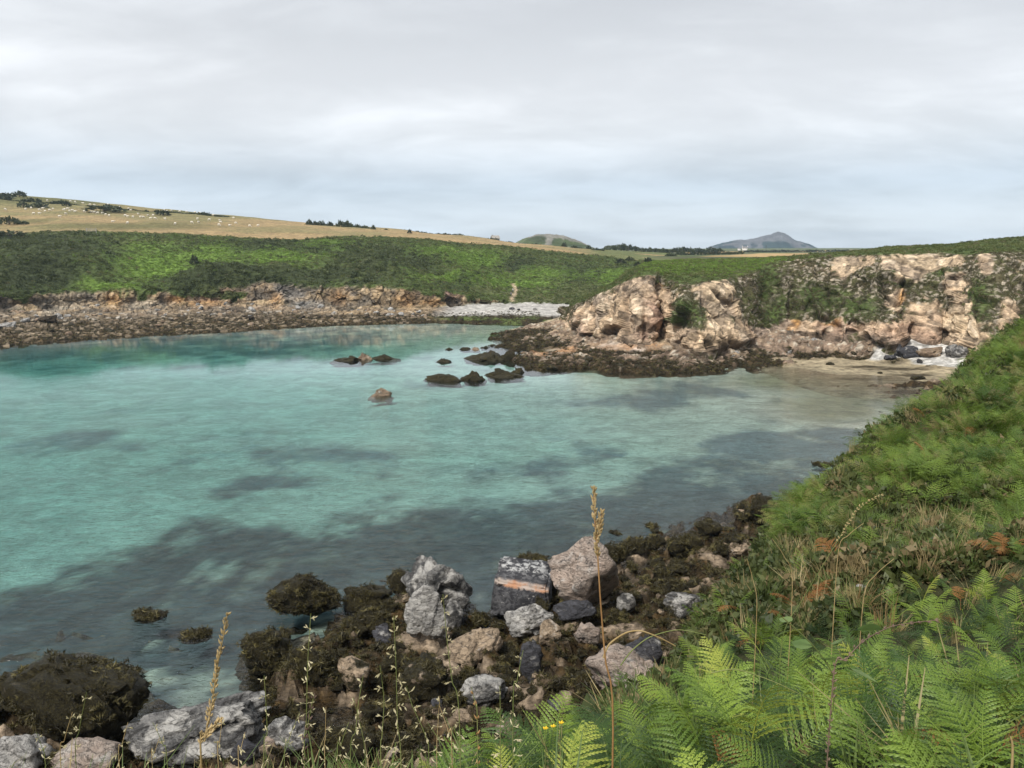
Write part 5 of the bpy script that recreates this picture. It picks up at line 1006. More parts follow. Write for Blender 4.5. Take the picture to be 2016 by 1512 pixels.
WHITE = mat_plain('white_wash', (.80, .79, .76), .8, .2, .05); SLATE = mat_plain('slate', (.18, .18, .19), .7, .3, .2); STONE = mat_plain('grey_stone', (.33, .31, .28), .9, .1, .3)
h1 = house('white_house', at_D(1466, 491.5, 1300), .85, WHITE, SLATE, 'white farmhouse with two chimneys in front of the mountain', (-3.5, 4.3))
h2 = house('farm_shed', at_D(1455, 491.5, 1310), .45, WHITE, SLATE, 'low white outbuilding left of the white farmhouse', ())
h3 = house('stone_ruin', at_D(975, 476, 640) , .75, STONE, STONE, 'small grey stone house with a chimney behind the skyline hedge', (-2.4,))
h3.rotation_euler = (0, 0, .4)
def gate():
    p = left_at(181, 459); s = px_size(p); root = obj('field_gate', None, None, p); tag(root, 'grey wooden gate in the hedge at the lower edge of the sheep field', 'gate'); w = 17 * s; wood = mat_plain('weathered_wood', (.36, .34, .31), .9, .1)
    post = pyd('post', *box(-.12, .12, -.12, .12, -.5, 2.0), wood); rail = pyd('rail', *box(-w/2, w/2, -.04, .04, -.07, .07), wood)
    for x in (-w/2, w/2): obj('post', post, root, (x, 0, .3))
    for z in (.6, 1.1, 1.6): obj('rail', rail, root, (0, -.15, z + .3))
gate()
def pole(px, py, D, hpx, label):
    p = at_D(px, py, D); s = px_size(p); V, F = merge([tube([(0,0,-1),(0,0,hpx*s)], [.22, .16]), box(-1.2, 1.2, -.1, .1, hpx*s-.9, hpx*s-.65)])
    tag(obj('telegraph_pole', pyd('telegraph_pole', V, F, BARK), None, p), label, 'pole')
pole(1508, 493, 1250, 9, 'thin telegraph pole right of the white farmhouse'); pole(1237, 497, 800, 9, 'thin telegraph pole by the tallest rounded tree')
def person(p, h, yaw, shirt, label):
    root = obj('person', None, None, p, (0, 0, yaw)); tag(root, label, 'person'); skin = mat_plain('skin', (.45, .30, .22), .6); 
    J = [(0,0,.95),(0,0,1.2),(0,0,1.42),(0,0,1.52),(0,.02,1.66),(0,.02,1.76),(.10,0,.90),(.12,.02,.5),(.12,-.02,.06),(.13,.14,.03),(-.10,0,.90),(-.12,.08,.5),(-.12,-.08,.08),(-.13,.06,.03),(.20,0,1.40),(.27,-.02,1.12),(.25,.08,.88),(-.20,0,1.40),(-.27,.02,1.12),(-.25,.12,.88)]
    E = [(0,1),(1,2),(2,3),(3,4),(4,5),(0,6),(6,7),(7,8),(8,9),(0,10),(10,11),(11,12),(12,13),(2,14),(14,15),(15,16),(2,17),(17,18),(18,19)]
    rad = [.15,.14,.15,.06,.10,.07,.10,.075,.05,.04,.10,.075,.05,.04,.075,.05,.035,.075,.05,.035]
    me = bpy.data.meshes.new('body'); me.from_pydata(J, E, []); o = obj('body', me, root, None, None, h / 1.8); md = o.modifiers.new('skin', 'SKIN'); sv = me.skin_vertices[0].data if me.skin_vertices else None
    if sv is None:
        bm = bmesh.new(); bm.from_mesh(me); bm.verts.layers.skin.verify(); bm.to_mesh(me); bm.free(); sv = me.skin_vertices[0].data
    for v, r in zip(sv, rad): v.radius = (r, r)
    sv[0].use_root = True; o.modifiers.new('sub', 'SUBSURF').levels = 1; me.materials.append(skin)
    tv, tf = tube([(0,0,.86),(0,0,1.0),(0,0,1.25),(0,0,1.44),(0,0,1.50)], [.185,.18,.19,.19,.09], 10); obj('shirt', pyd('shirt', tv, tf, mat_plain('cloth', shirt, .9), True), root, None, None, h / 1.8)
    parts = [tube([(s_*.09,0,.95),(s_*.115,.03,.5),(s_*.12,0,.1)], [.125,.10,.085], 8) for s_ in (-1, 1)]; V, F = merge(parts); obj('trousers', pyd('trousers', V, F, mat_plain('denim', (.05, .06, .09), .9), True), root, None, None, h / 1.8)
    hv, hf = ICO[2]; obj('hair', mesh_np('hair', hv * np.array((.11, .12, .09)) + np.array((0, -.02, 1.76)), hf, mat_plain('hair', (.06, .04, .03), .8)), root, None, None, h / 1.8)
pp = left_at(1010, 575, 2.9); person(pp, 1.8, .3, (.62, .62, .64), 'walker in a pale top on the sandy path down to the beach')
pp = left_at(1006, 584, 2.9); person(pp, 1.75, -.4, (.10, .13, .22), 'walker in dark clothes lower on the sandy path')
# ================================================================== WRACK ON THE SHORE
ML['wrack'] = mat_leaf('wrack_fronds', (.024, .020, .010), (.082, .070, .026), (.14, .12, .045), .1, .55, 1.2, .3)
V_WRACK = [hidden_source(leaf_clump('wrack_tuft', 900 + i, 40, ML['wrack'], .55, .28, -.35, .15)) for i in range(4)]
def wrack():
    P, i, j = sample_grid(NEAR_P, ((NEAR_P[..., 2] < 2.3) & (NEAR_P[..., 2] > -.35) & (NEAR_P[..., 0] > -30) & (NEAR_P[..., 0] < 40) & (NEAR_P[..., 1] < 85)).astype(float), 9000)
    keep = fbm(P * .5, 3, 149, .6) < RNG.uniform(.0, .35, len(P)) ; P = P[keep]
    extra = []; nrm = 0
    for o in bpy.data.objects:
        if o.type == 'MESH' and o.name.split('.')[0] in ('boulder', 'shore_rock', 'weed_clump', 'stone') and o.material_slots and o.material_slots[0].material in (MR['weedy'], MR['halfweed'], MR['allweed']):
            me = o.data; n = len(me.vertices); V = np.empty(n * 3, np.float32); me.vertices.foreach_get('co', V); V = V.reshape(-1, 3); V = V[V[:, 2] > -.25]
            M = np.array(o.matrix_basis); A = o.scale[0] * o.scale[1] * 4; k = int(min(420, 14 * A) * (1 if o.material_slots[0].material != MR['halfweed'] else .4)); q = V[RNG.integers(0, len(V), max(k, 2))] @ M[:3, :3].T + M[:3, 3]; extra.append(q)
    E = np.concatenate(extra); E = E[(E[:, 2] < 3.6 + RNG.normal(0, .5, len(E))) & (E[:, 2] > -.1)]; P = np.r_[P, E]
    scatter('seaweed', P, rand_rot(len(P), .5), RNG.uniform(.14, .34, len(P)), V_WRACK)
    m = (PF_ROCK > .5) & (PLAT_P[..., 2] < 1.7) & (PLAT_P[..., 2] > -.2)
    Q, i, j = sample_grid(PLAT_P, m * (.15 + (PLAT_C.sum(-1) < .3)), 3200); mL = (LEFT_T > .95) & (LEFT_T < 1.55) & (LEFT_PX < 1060); Q2, i, j = sample_grid(LEFT_G, mL * np.clip(1.7 - LEFT_T, 0, 1), 4000)
    Q = np.r_[Q, Q2]; scatter('far_seaweed', Q, rand_rot(len(Q), .4), RNG.uniform(.25, .55, len(Q)), V_WRACK)
wrack()

# ================================================================== BRACKEN FERNS OF THE NEAR SLOPE
ML['fern'] = mat_leaf('fern_green', (.042, .098, .016), (.225, .320, .045), (.36, .40, .07), .22, .5, .45, .35)
ML['fern_dark'] = mat_leaf('fern_shade_green', (.018, .040, .011), (.045, .085, .020), None, .2, .5, .9)  # darker copy of the fern green, shade among the fronds put into colour
ML['fern_dry'] = mat_leaf('rusty_fern', (.24, .10, .035), (.36, .17, .06), None, .3, .7)
def frond_geo(seed, npin=16, npl=9, th0=74, th1=8, width=.36, stipe=.34, pinq=True):
    """one frond: arching midrib, pairs of pinnae, each with its own leaflets"""
    r = np.random.default_rng(seed); n = 24; u = np.linspace(0, 1, n); th = np.radians(th0 - (th0 - th1) * u ** 1.2); st = 1.0 / (n - 1)
    cx = np.r_[0, np.cumsum(np.cos(th[:-1]) * st)]; cz = np.r_[0, np.cumsum(np.sin(th[:-1]) * st)]; bend = r.normal(0, .05); cyy = bend * u ** 2
    C = np.stack((cx, cyy, cz), 1); Tn = np.stack((np.cos(th), 2 * bend * u, np.sin(th)), 1); Tn = unit(Tn); Nn = np.stack((-np.sin(th), 0 * u, np.cos(th)), 1)
    V, F = tube(C[:-1], [.0085 * (1 - .75 * a) for a in u[:-1]], 4); V = [np.array(v) for v in V]
    def q4(a, b, c, d): k = len(V); V.extend((a, b, c, d)); F.append((k, k + 1, k + 2, k + 3))
    for k in range(npin):
        w = (k + .5 * r.uniform(.7, 1.1)) / npin; uu = stipe + (1 - stipe) * w ** .92; i = min(int(uu * (n - 1)), n - 2); f = uu * (n - 1) - i
        c = C[i] * (1 - f) + C[i + 1] * f; t_ = Tn[i]; nn = Nn[i]; L = width * (min(1, w / .16 + .55)) * (1 - w) ** .82 * r.uniform(.88, 1.08) + .012
        for side in (-1, 1):
            yv = np.array((0, side, 0.0)); ang = math.radians(r.normal(62 - 12 * w, 4)); d = yv * math.sin(ang) + t_ * math.cos(ang); lift = r.normal(.10, .08); m = max(3, int(npl * L / width + 2.5))
            pts = []
            for a in np.linspace(0, 1, m + 1): pts.append(c + d * L * a + nn * (L * (lift * a - .42 * a * a)))
            q4(pts[0] - t_ * .003, pts[m // 2] - t_ * .003, pts[-1], pts[m // 2] + t_ * .003)
            for a in range(m):
                p0 = pts[a] * .55 + pts[a + 1] * .45; dirp = unit(pts[a + 1] - pts[a]); fr = a / m; l = min(.26 * L, .0155) * (1 - fr) ** .75 * (1 if a else .8) + .004; hw = L / m * .62
                for s2 in (-1, 1):
                    e = unit(t_ * s2 - yv * 0 + dirp * .45); e = e - nn * .18; p1 = p0 + e * l
                    q4(p0 - dirp * hw, p0 + e * l * .5 - dirp * hw * .85, p1, p0 + e * l * .55 + dirp * hw * .75) if pinq else None
    return np.array(V), F
def frond_mesh(seed, mat, **k):
    V, F = frond_geo(seed, **k); return pyd('frond', V, F, mat)
FRONDS = [frond_mesh(1000 + i, ML['fern'], npin=int(RNG.integers(13, 17)), th0=RNG.uniform(66, 82), th1=RNG.uniform(-22, 28), width=RNG.uniform(.30, .40)) for i in range(8)]
FRONDS += [frond_mesh(1040 + i, ML['fern_dark'], npin=15, th0=RNG.uniform(50, 75), th1=RNG.uniform(-40, 10), width=RNG.uniform(.24, .36)) for i in range(3)] + [frond_mesh(1050 + i, ML['fern'], npin=11, th0=80, th1=40 - 60 * i, width=.26, stipe=.45) for i in range(2)]
FROND_DRY = frond_mesh(1031, ML['fern_dry'], th0=70, th1=-40)
def in_poly(px, py, poly):
    c = np.zeros(np.shape(px), bool); j = len(poly) - 1
    for i in range(len(poly)):
        (x1, y1), (x2, y2) = poly[i], poly[j]; c ^= ((y1 > py) != (y2 > py)) & (px < (x2 - x1) * (py - y1) / (y2 - y1 + 1e-9) + x1); j = i
    return c
FERN_ZONE = [(700, 1512), (880, 1455), (980, 1405), (1090, 1410), (1200, 1400), (1300, 1360), (1370, 1290), (1470, 1240), (1600, 1215), (1720, 1210), (1760, 1150), (1880, 1090), (2020, 1060), (2200, 1060), (2300, 2600), (600, 2600)]
def fern(p, s, nf, label, group, dry=False, yaw0=None):
    root = obj('bracken_fern', None, None, p, (RNG.normal(0, .10), RNG.normal(0, .10), 0)); root.empty_display_size = .1; tag(root, label, 'fern', group); y0 = RNG.uniform(0, 6.28) if yaw0 is None else yaw0
    for k in range(nf):
        obj('frond', FROND_DRY if dry or RNG.random() < .03 else FRONDS[int(RNG.integers(13))], root, None, (RNG.normal(0, .22), RNG.normal(-.02, .24), y0 + k * 6.28 / nf + RNG.normal(0, .35)), s * RNG.uniform(.75, 1.12))
    return root
LAND_FERN = [('the three yellow flowers', 1089, 1430), ('the foot of the tallest grass stem', 1205, 1425), ('the lip above the bedrock hump', 1290, 1330), ('the bent straw', 1330, 1275), ('the bramble shoot', 1640, 1320), ('the purple brown seed head', 1850, 1220), ('the pale stone in dry grass', 1690, 1180), ('the dead stem at the bottom right', 1990, 1470), ('the flat topped grey slab', 1400, 1210), ('the small withered fern', 1800, 1255), ('the right edge of the slope', 2016, 1120), ('the dry grass patch', 1650, 1130), ('the long pale green stem', 1520, 1345), ('the lower picture edge', 1450, 1512), ('the lower picture corner', 1950, 1540), ('the short reddish seed spike', 935, 1400)]
def ferns():
    placed = []; n = 0; tries = 0
    while n < 298 and tries < 40000:
        tries += 1; D = 1.9 + 13 * RNG.random() ** 1.7; x = RNG.uniform(-.35, .66) * D; z = float(near_h(x, D)); P = np.array((x, D, z + .35)); px, py = project(P)
        if not in_poly(px, py, FERN_ZONE) or px > 2140 or py > 1760: continue
        md = .14 + .029 * D
        if any((x - a) ** 2 + (D - b) ** 2 < md * md for a, b in placed): continue
        placed.append((x, D)); n += 1
        tall = RNG.random() < .3; s = RNG.uniform(.38, .66) * (1.15 if tall else 1) * (0.78 if px < 1300 else 1.0)
        if D < 2.8: s *= .8
        reg = 'at the bottom of the picture, close to the camera' if D < 3.6 else ('on the lip of the slope above the rocks' if px < 1420 else 'on the middle of the near slope')
        nf = int(RNG.integers(3, 6)); fern((x, D, z - .05), s, nf, unique_label(('small ' if s < .46 else ('large ' if s > .66 else '')) + {3: 'sparse', 4: 'full', 5: 'bushy'}[nf] + (' tall' if tall else '') + ' bracken fern', (x, D, z + .35), LAND_FERN), 'bracken ferns on the near slope')
    for px, py, D, lab in [(1980, 1040, 12, 'rust brown withered fern at the right edge of the slope'), (1800, 1255, 5.2, 'small withered brown fern among green ones on the near slope')]:
        p = at_D(px, py, D); p[2] = float(near_h(p[0], D)); fern(p, .75 if D > 8 else .4, 4, lab, None, True)
ferns()

# ---------------------------------------------------------------- cover of the slope: bracken farther off, bramble scrub, grass
def simple_fern(seed, mat):
    parts = []; r = np.random.default_rng(seed)
    for k in range(5):
        V, F = frond_geo(seed * 10 + k, npin=10, npl=3, th0=r.uniform(55, 80), th1=r.uniform(-25, 20), width=.38, stipe=.3); a = k * 1.256 + r.normal(0, .3); M = np.array(Matrix.Rotation(a, 3, 'Z')); parts.append((V @ M.T * r.uniform(.8, 1.1), F))
    return hidden_source(pyd('slope_bracken_plant', *merge(parts), mat))
ML['slope_fern'] = mat_leaf('slope_fern_green', (.044, .092, .018), (.178, .258, .042), (.24, .22, .08), .22, .5, .5)
V_SFERN = [simple_fern(40 + i, ML['slope_fern']) for i in range(4)]; V_DFERN = [simple_fern(60 + i, ML['fern_dark']) for i in range(3)]
def grass_tuft(seed, mat, n=34, h=.5, spread=.35, w=.006):
    r = np.random.default_rng(seed); V, F = [], []
    for k in range(n):
        a = r.uniform(0, 6.28); b0 = np.array((math.cos(a), math.sin(a), 0)) * r.uniform(0, .16); lean = r.uniform(.05, 1) * spread; d = np.array((math.cos(a + r.normal(0, .5)), math.sin(a + r.normal(0, .5)), 0)); hh = h * r.uniform(.5, 1.15); side = np.cross(d, (0, 0, 1)) * w * r.uniform(.7, 1.4)
        p1 = b0 + d * lean * .35 * hh + np.array((0, 0, hh * .55)); p2 = b0 + d * lean * hh * 1.3 + np.array((0, 0, hh * (1 - .25 * lean))); k0 = len(V); V += [b0 - side, b0 + side, p1 + side * .8, p1 - side * .8, p2 + side * .15, p2 - side * .15]; F += [(k0, k0 + 1, k0 + 2, k0 + 3), (k0 + 3, k0 + 2, k0 + 4, k0 + 5)]
    return hidden_source(pyd('grass_tuft', V, F, mat))
ML['dry'] = mat_leaf('dry_grass', (.26, .20, .095), (.42, .34, .18), (.20, .13, .06), .3, .6, .8); ML['green'] = mat_leaf('green_grass', (.075, .120, .030), (.150, .200, .060), (.30, .25, .12), .3, .5, .8)
ML['bramble'] = mat_leaf('bramble_leaves', (.034, .050, .018), (.105, .120, .042), (.22, .17, .09), .22, .5, .9)
V_DRY = [grass_tuft(70 + i, ML['dry'], 30, .55, .5, .007) for i in range(3)]; V_GRN = [grass_tuft(80 + i, ML['green'], 34, .5, .6, .006) for i in range(3)]
V_BRAM = [hidden_source(leaf_clump('bramble_clump', 950 + i, 120, ML['bramble'], .15, .6, .3, .55)) for i in range(4)]
def slope_cover():
    Z = NEAR_P[..., 2]; X, Y = NEAR_P[..., 0], NEAR_P[..., 1]; T_ = NEAR_P + np.array((0, 0, .3)); PX, PY = project(T_)
    vis = (Y > .8) & (PX > -1500) & (PX < 4200) & (PY > 520) & (PY < 4200); land = vis & (Z > 2.6)
    n1 = fbm(NEAR_P * .35, 3, 161); n2 = fbm(NEAR_P * .12, 3, 162)
    brk = splat(PX + 40 * n1, PY + 30 * n1, [(1950, 860, 170, 110), (1800, 900, 90, 70), (2016, 690, 90, 60), (1980, 1000, 60, 40), (2000, 780, 120, 60), (1580, 1010, 70, 40)])
    edge = splat(PX + 20 * n1, PY + 14 * n1, [(1860, 770, 40, 16), (1790, 830, 34, 14), (1710, 895, 30, 12), (1650, 1130, 70, 22), (1560, 1070, 40, 26), (1850, 1030, 60, 18), (1440, 1160, 40, 20)])
    fz = in_poly(PX, PY, FERN_ZONE)
    wD = 1 / np.maximum(Y, 4) ** 1.0 * np.where((PX > -250) & (PX < 2300) & (PY < 2300), 1.0, .45)
    def put(name, w, n, var, s0, s1, dz, tilt=.2, far=.0):
        P, i, j = sample_grid(NEAR_P, w * land * wD, n); s = RNG.uniform(s0, s1, n) * (1 + far * np.clip(P[:, 1] / 40, 0, 1.5)); scatter(name, P - np.array((0, 0, dz)) * s[:, None], rand_rot(n, tilt), s, var)
    put('slope_bracken', (brk + .035) * (Y > 9) * (1 - .85 * edge) * ~fz, 6500, V_SFERN, .45, .85, .05, .35, .25)
    put('bramble_scrub', ((Y > 7) | (PX > 2300) | (PX < -200)) * ~fz * (1.1 - .75 * brk), 17000, V_BRAM, .16, .5, .15, .4, .4)
    put('dry_grass', (Y > 3) * (.20 + 1.2 * edge + .3 * sstep(.05, .35, n1)) * (1 - .97 * fz), 4600, V_DRY, .5, .95, .02, .25, .3)
    put('green_grass', (Y > 2.2) * (.5 + .5 * sstep(-.2, .3, -n1)) * (1 - .97 * fz) * (1 - .6 * brk), 5200, V_GRN, .55, 1.1, .02, .25, .3)
    put('dead_bracken', (Y > 5) * ~fz * sstep(.05, .35, n1 + .3 * edge), 330, [hidden_source(FROND_DRY)], .4, .8, .02, .5, .2)
    put('fern_undergrowth', (Y < 17) * fz * (Y > 1.9), 800, V_DFERN, .24, .40, .05, .2)
    put('fern_grass', (Y < 15) * fz * (Y > 1.8), 160, V_GRN, .5, .85, .02, .35)
slope_cover()

# ---------------------------------------------------------------- grass stems that stand up against the water and the rocks
STRAW = mat_leaf('straw', (.40, .29, .13), (.58, .45, .24), None, .3, .6, 8); OAT = mat_leaf('oat_husk', (.50, .45, .28), (.68, .62, .42), None, .35, .5, 8); STEM_G = mat_leaf('stem_green', (.16, .20, .06), (.26, .28, .10), None, .2, .5, 8); STEM_O = mat_leaf('stem_orange', (.36, .20, .08), (.50, .30, .13), None, .2, .6, 8); PURP = mat_leaf('purple_brown_husk', (.16, .105, .085), (.27, .19, .14), None, .3, .6, 8)
def spline(P, n):
    P = np.array(P, float); return catmull(P, np.linspace(0, len(P) - 1, n))
def husk(c, d, L, w, seg=4):
    """one spindle shaped spikelet"""
    d = unit(np.array(d, float)); a = unit(np.cross(d, (.3, .8, .52))); b = np.cross(d, a); V = [c]; F = []
    for f, r in ((.35, 1), (.7, .7)):
        for s_ in range(seg): w_ = 6.283 * s_ / seg; V.append(c + d * L * f + w * r * (math.cos(w_) * a + math.sin(w_) * b))
    V.append(c + d * L); n = len(V) - 1
    for s_ in range(seg):
        t_ = (s_ + 1) % seg; F += [(0, 1 + t_, 1 + s_), (1 + s_, 1 + t_, 1 + seg + t_, 1 + seg + s_), (1 + seg + s_, 1 + seg + t_, n)]
    return V, F
def stalk(name, pix, D, label, kind, heads=(), stem_mat=STEM_G, head_mat=STRAW, rad=.0016, cat='grass', group=None, foot=True, dD=0.0):
    """pix: from foot to tip in photo pixels at distance D; the foot goes on down to the ground"""
    n = len(pix); P = [at_D(x, y, D + dD * i / max(1, n - 1)) for i, (x, y) in enumerate(pix)]
    if foot:
        g = P[0].copy(); g[2] = float(near_h(g[0], g[1])) - .02; 
        if g[2] < P[0][2] - .02: P = [g] + P
    S = spline(P, 26); root = obj(name, None, None, S[0]); root.empty_display_size = .05; tag(root, label, cat, group); o0 = S[0]
    V, F = tube(S - o0, [rad * (1.15 - .6 * k / 25) for k in range(26)], 5); obj('stem', pyd('stem', V, F, stem_mat, True), root); parts = []
    L = np.r_[0, np.cumsum(np.linalg.norm(np.diff(S, axis=0), axis=1))]
    def on(f): return np.array([np.interp(f * L[-1], L, S[:, k]) for k in range(3)])
    r = RNG
    for (f0, f1, dens, size, openness) in heads:
        for f in np.linspace(f0, f1, dens):
            c = on(f); t_ = unit(on(min(1, f + .02)) - on(max(0, f - .02))); taper = .45 + .55 * math.sin(math.pi * min(1, max(.08, (f - f0) / (f1 - f0 + 1e-6) * .9 + .08)))
            for m in range(3 if openness < .5 else 2):
                side = unit(np.cross(t_, r.normal(size=3)))
                if openness < .5: c2 = c + side * size * .28 * taper * r.uniform(.3, 1); d = t_ + side * r.uniform(.25, .75); parts.append(husk(c2 - o0, d, size * r.uniform(.7, 1.2), size * .19))
                else:
                    l = size * r.uniform(1.0, 2.6) * taper; e = c + side * l * .8 + t_ * l * .35 + np.array((0, 0, -.25 * l)); parts.append(tube([c - o0, (c + e) / 2 - o0 + np.array((0, 0, .12 * l)), e - o0], [.0006, .0005, .0004], 3))
                    for q in range(2): parts.append(husk(e - o0 - side * l * .3 * q, side * .5 + np.array((0, 0, r.uniform(-1.2, .3))) + t_ * .5, size * r.uniform(.8, 1.2), size * .17))
    if parts:
        V, F = merge(parts); obj('seed_head', pyd('seed_head', V, F, head_mat), root)
    return root
def stems():
    # tall cocksfoot in front of the pale boulder: two lobes
    stalk('cocksfoot_grass', [(1207, 1425), (1192, 1300), (1182, 1180), (1176, 1080), (1172, 1040), (1168, 957)], 1.75, 'tallest straw coloured grass stem with two seed lobes, in front of the pale boulder', 'cocksfoot', [(.885, .995, 26, .013, .2)], STEM_O, STRAW, .0022)
    stalk('cocksfoot_grass', [(1173, 1062), (1181, 1040), (1185, 1008)], 1.75, 'lower seed lobe of the tallest grass stem, leaning right', 'cocksfoot', [(.0, .99, 18, .012, .2)], STEM_O, STRAW, .0012, foot=False)
    stalk('cocksfoot_grass', [(396, 1512), (404, 1450), (418, 1380), (428, 1310), (440, 1250), (448, 1206)], 1.6, 'golden grass stem with a broken row of seed heads at lower left', 'cocksfoot', [(.42, .52, 20, .013, .2), (.58, .66, 12, .012, .2), (.76, .995, 30, .013, .15)], STRAW, STRAW, .002)
    stalk('cocksfoot_grass', [(402, 1460), (414, 1438), (434, 1418)], 1.58, 'short golden side head leaning right on the left golden stem', 'cocksfoot', [(.1, .98, 14, .013, .25)], STRAW, STRAW, .0014, foot=False)
    for pix, lab, hd, hm in [([(600, 1512), (603, 1420), (606, 1300), (612, 1208)], 'green oat grass stem right of the seaweed dome, with a narrow upright head', [(.42, .99, 26, .010, .8)], OAT), ([(790, 1512), (783, 1430), (780, 1320), (775, 1212)], 'open oat grass head standing before the centre rocks', [(.42, .99, 22, .013, .9)], OAT), ([(905, 1430), (890, 1340), (880, 1260), (872, 1170)], 'thin nodding grass in front of the white tipped slab', [(.66, .99, 12, .009, .7)], OAT),
                             ([(690, 1512), (700, 1440), (705, 1390), (715, 1330)], 'pale oat grass just left of the big centre oat head', [(.30, .98, 18, .011, .9)], OAT), ([(750, 1512), (752, 1450), (756, 1380), (748, 1310)], 'slim oat grass in front of the veined brown rock', [(.35, .98, 18, .011, .9)], OAT), ([(845, 1512), (838, 1450), (812, 1390), (800, 1350)], 'drooping oat grass with pale husks above the left end of the ferns', [(.25, .98, 18, .012, .9)], OAT),
                             ([(1010, 1400), (1018, 1340), (1030, 1280)], 'dense pale oat head in front of the upright black rock', [(.05, .98, 26, .011, .8)], OAT), ([(940, 1440), (936, 1390), (928, 1352)], 'short reddish brown seed spike left of the ferns', [(.0, .98, 24, .012, .15)], STEM_O), ([(600, 1500), (604, 1440), (618, 1368)], 'brown tapering seed spike beside the rock pool', [(.45, .99, 20, .014, .15)], PURP), ([(520, 1512), (526, 1440), (520, 1330)], 'faint thin grass at the left of the rock pool', [(.45, .99, 14, .009, .7)], OAT)]:
        stalk('oat_grass', pix, 1.9, lab, 'oat', hd, STEM_G, hm, .0013, 'grass')
    for i, (x, y, h) in enumerate([(120, 1512, 110), (150, 1512, 150), (235, 1512, 90), (330, 1512, 90), (470, 1512, 70), (560, 1512, 110), (640, 1512, 120), (720, 1512, 140), (860, 1500, 130), (985, 1440, 90), (300, 1512, 60), (90, 1512, 70), (890, 1490, 100), (665, 1512, 90), (430, 1512, 100)]):
        lean = RNG.uniform(-30, 30); stalk('oat_grass', [(x, y), (x + lean * .3, y - h * .5), (x + lean, y - h)], RNG.uniform(1.7, 2.4), 'short oat grass with pale loose husks along the bottom edge', 'oat', [(.35, .98, 14, .011, .85)], STEM_G if i % 2 else STRAW, OAT, .0012, 'grass', 'oat grasses along the bottom edge')
    stalk('straw', [(1188, 1295), (1200, 1268), (1232, 1246), (1262, 1242), (1300, 1256), (1330, 1272)], 2.1, 'bent pale straw arching right of the tallest grass stem', 'straw', [], STRAW, STRAW, .0026, 'grass', None, False)
    stalk('arching_grass', [(1222, 1310), (1245, 1280), (1280, 1254), (1335, 1240), (1390, 1250)], 2.2, 'thin green grass blade arching over the rocks to the fern lip', 'blade', [], STEM_G, STEM_G, .0018, 'grass', None, False)
    stalk('arching_grass', [(1400, 1325), (1450, 1318), (1530, 1345), (1620, 1390)], 2.4, 'long pale green stem lying across the near ferns', 'blade', [], STEM_G, STEM_G, .0018, 'grass', None, False)
    stalk('sedge', [(1640, 1340), (1665, 1300), (1700, 1262), (1760, 1232), (1850, 1220)], 2.0, 'purple brown seed head arching right over the near ferns', 'sedge', [(.25, .99, 40, .012, .2)], PURP, PURP, .0016)
    stalk('sedge', [(1540, 1260), (1580, 1180), (1640, 1080), (1690, 1000), (1740, 972)], 4.2, 'tall straw coloured seed head arching right over the bramble slope', 'sedge', [(.78, .99, 20, .014, .2)], STEM_G, STRAW, .0018)
    stalk('dead_stalk', [(1992, 1512), (1990, 1450)], 2.0, 'thick pale dead stem at the bottom right corner', 'dead', [], STRAW, STRAW, .004)
    for x, y, h, l, D in [(1650, 1090, 60, 50, 8), (1560, 1150, 90, -40, 6), (1490, 1200, 100, -20, 5), (1700, 1180, 80, 60, 5)]:
        stalk('dead_stalk', [(x, y), (x + l * .4, y - h * .6), (x + l, y - h)], D, {1745: 'pale dead stem leaning right in the bramble slope, upper middle', 1900: 'pale dead stem on the bramble slope near the rust brown fern', 1650: 'pale dead stem leaning right above the pale slope stone', 1560: 'pale dead stem leaning left at the edge of the bramble slope', 1490: 'pale dead stem leaning left just above the fern lip', 1940: 'pale dead stem high on the green bracken slope', 1700: 'pale dead stem beside the pale slope stone'}[x], 'dead', [], STRAW, STRAW, .0016 * D / 3, 'dead stalk', 'dead stems on the bramble slope')
    # bramble leaves and yellow flowers among the ferns
    lm = mat_leaf('bramble_leaf_light', (.11, .18, .06), (.20, .28, .10), None, .4, .45, 9)
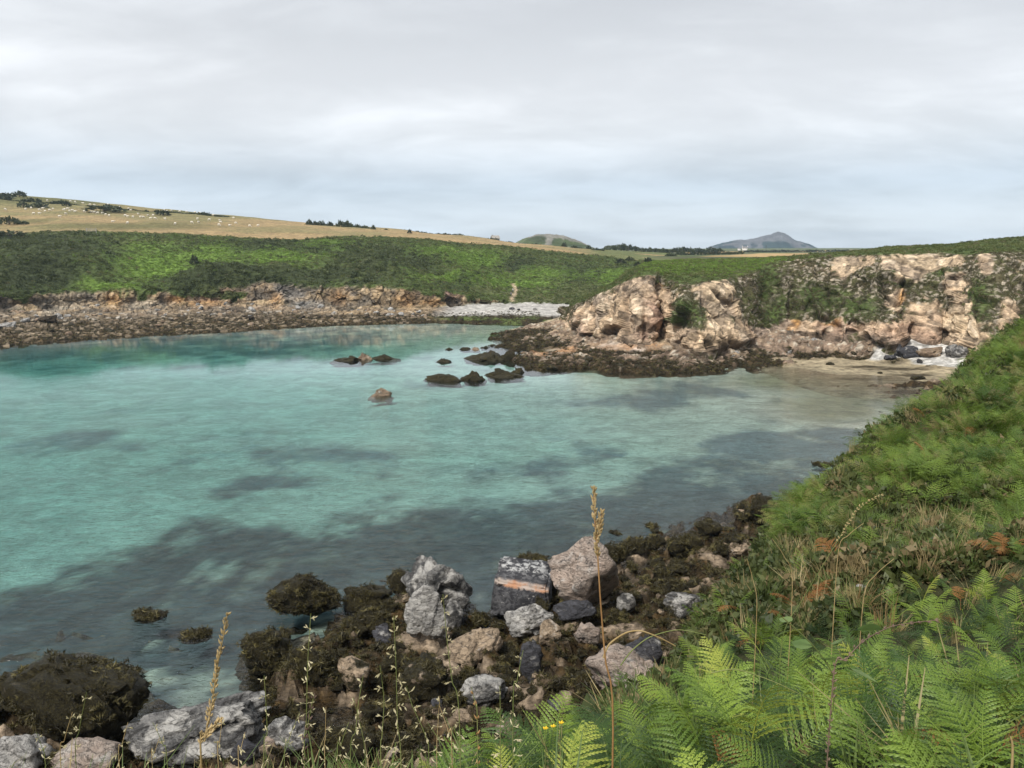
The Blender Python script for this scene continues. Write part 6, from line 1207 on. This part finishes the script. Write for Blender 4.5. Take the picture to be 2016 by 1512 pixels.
    def leaf_mesh():
        V, F = [], []; n = 9
        for k in range(n):
            f = k / (n - 1); w = .36 * math.sin(math.pi * min(1, f * 1.02 + .0)) ** .75 * (1 - .35 * f) * (1 + .10 * (k % 2)); z = -.12 * f * f; V += [(f, -w, z + .07), (f, 0, z), (f, w, z + .07)]
        for k in range(n - 1): F += [(3*k, 3*k+3, 3*k+4, 3*k+1), (3*k+1, 3*k+4, 3*k+5, 3*k+2)]
        return pyd('leaf', V, F, lm, True)
    LM = leaf_mesh(); root_p = at_D(1640, 1330, 2.1); root = obj('bramble_shoot', None, None, root_p); tag(root, 'bramble shoot with a few broad pale green leaves among the near ferns', 'bramble')
    bp = spline([at_D(1640, 1400, 2.15) - root_p, (0, 0, 0), at_D(1600, 1270, 2.08) - root_p, at_D(1540, 1215, 2.05) - root_p], 14); obj('stem', pyd('stem', *tube(bp, [.0018] * 14, 5), STEM_G), root)
    for x, y, s, rz, rx in [(1622, 1300, .085, .4, -.5), (1672, 1318, .075, -.6, -.3), (1600, 1275, .06, 2.4, -.4), (1690, 1240, .07, .2, -.9), (1560, 1225, .05, 2.0, -.3), (1650, 1270, .07, 1.1, -.6)]:
        obj('leaf', LM, root, at_D(x, y, 2.08) - root_p, (rx, RNG.uniform(-.4, .2), rz), s)
    ym = mat_plain('yellow_petal', (.75, .50, .03), .6, .2, .1)
    for x, y, lab in [(1074, 1435, 'yellow flower in the fern patch, left of three'), (1089, 1431, 'yellow flower in the fern patch, middle of three'), (1105, 1424, 'yellow flower in the fern patch, right of three')]:
        p = at_D(x, y, 3.0); root = obj('yellow_flower', None, None, p); tag(root, lab, 'flower'); parts = [husk(np.zeros(3), (math.cos(a), math.sin(a) * .6, .5), .013, .004) for a in np.linspace(0, 6.28, 6)[:-1]]; obj('petal', pyd('petal', *merge(parts), ym), root); g = np.array((0, .02, -.45)); obj('stem', pyd('stem', *tube([(0, 0, 0), g * .5, g], [.0012] * 3, 4), STEM_G), root)
    p = near_hit(1688, 1185); o = obj('slope_rock', RS_ANG[3], None, p + np.array((0, 0, .12)), (.2, .1, .6), (.16, .14, .26)); set_mat(o, MR['white']); tag(o, 'pale stone poking out of the dry grass on the near slope', 'rock')
stems()
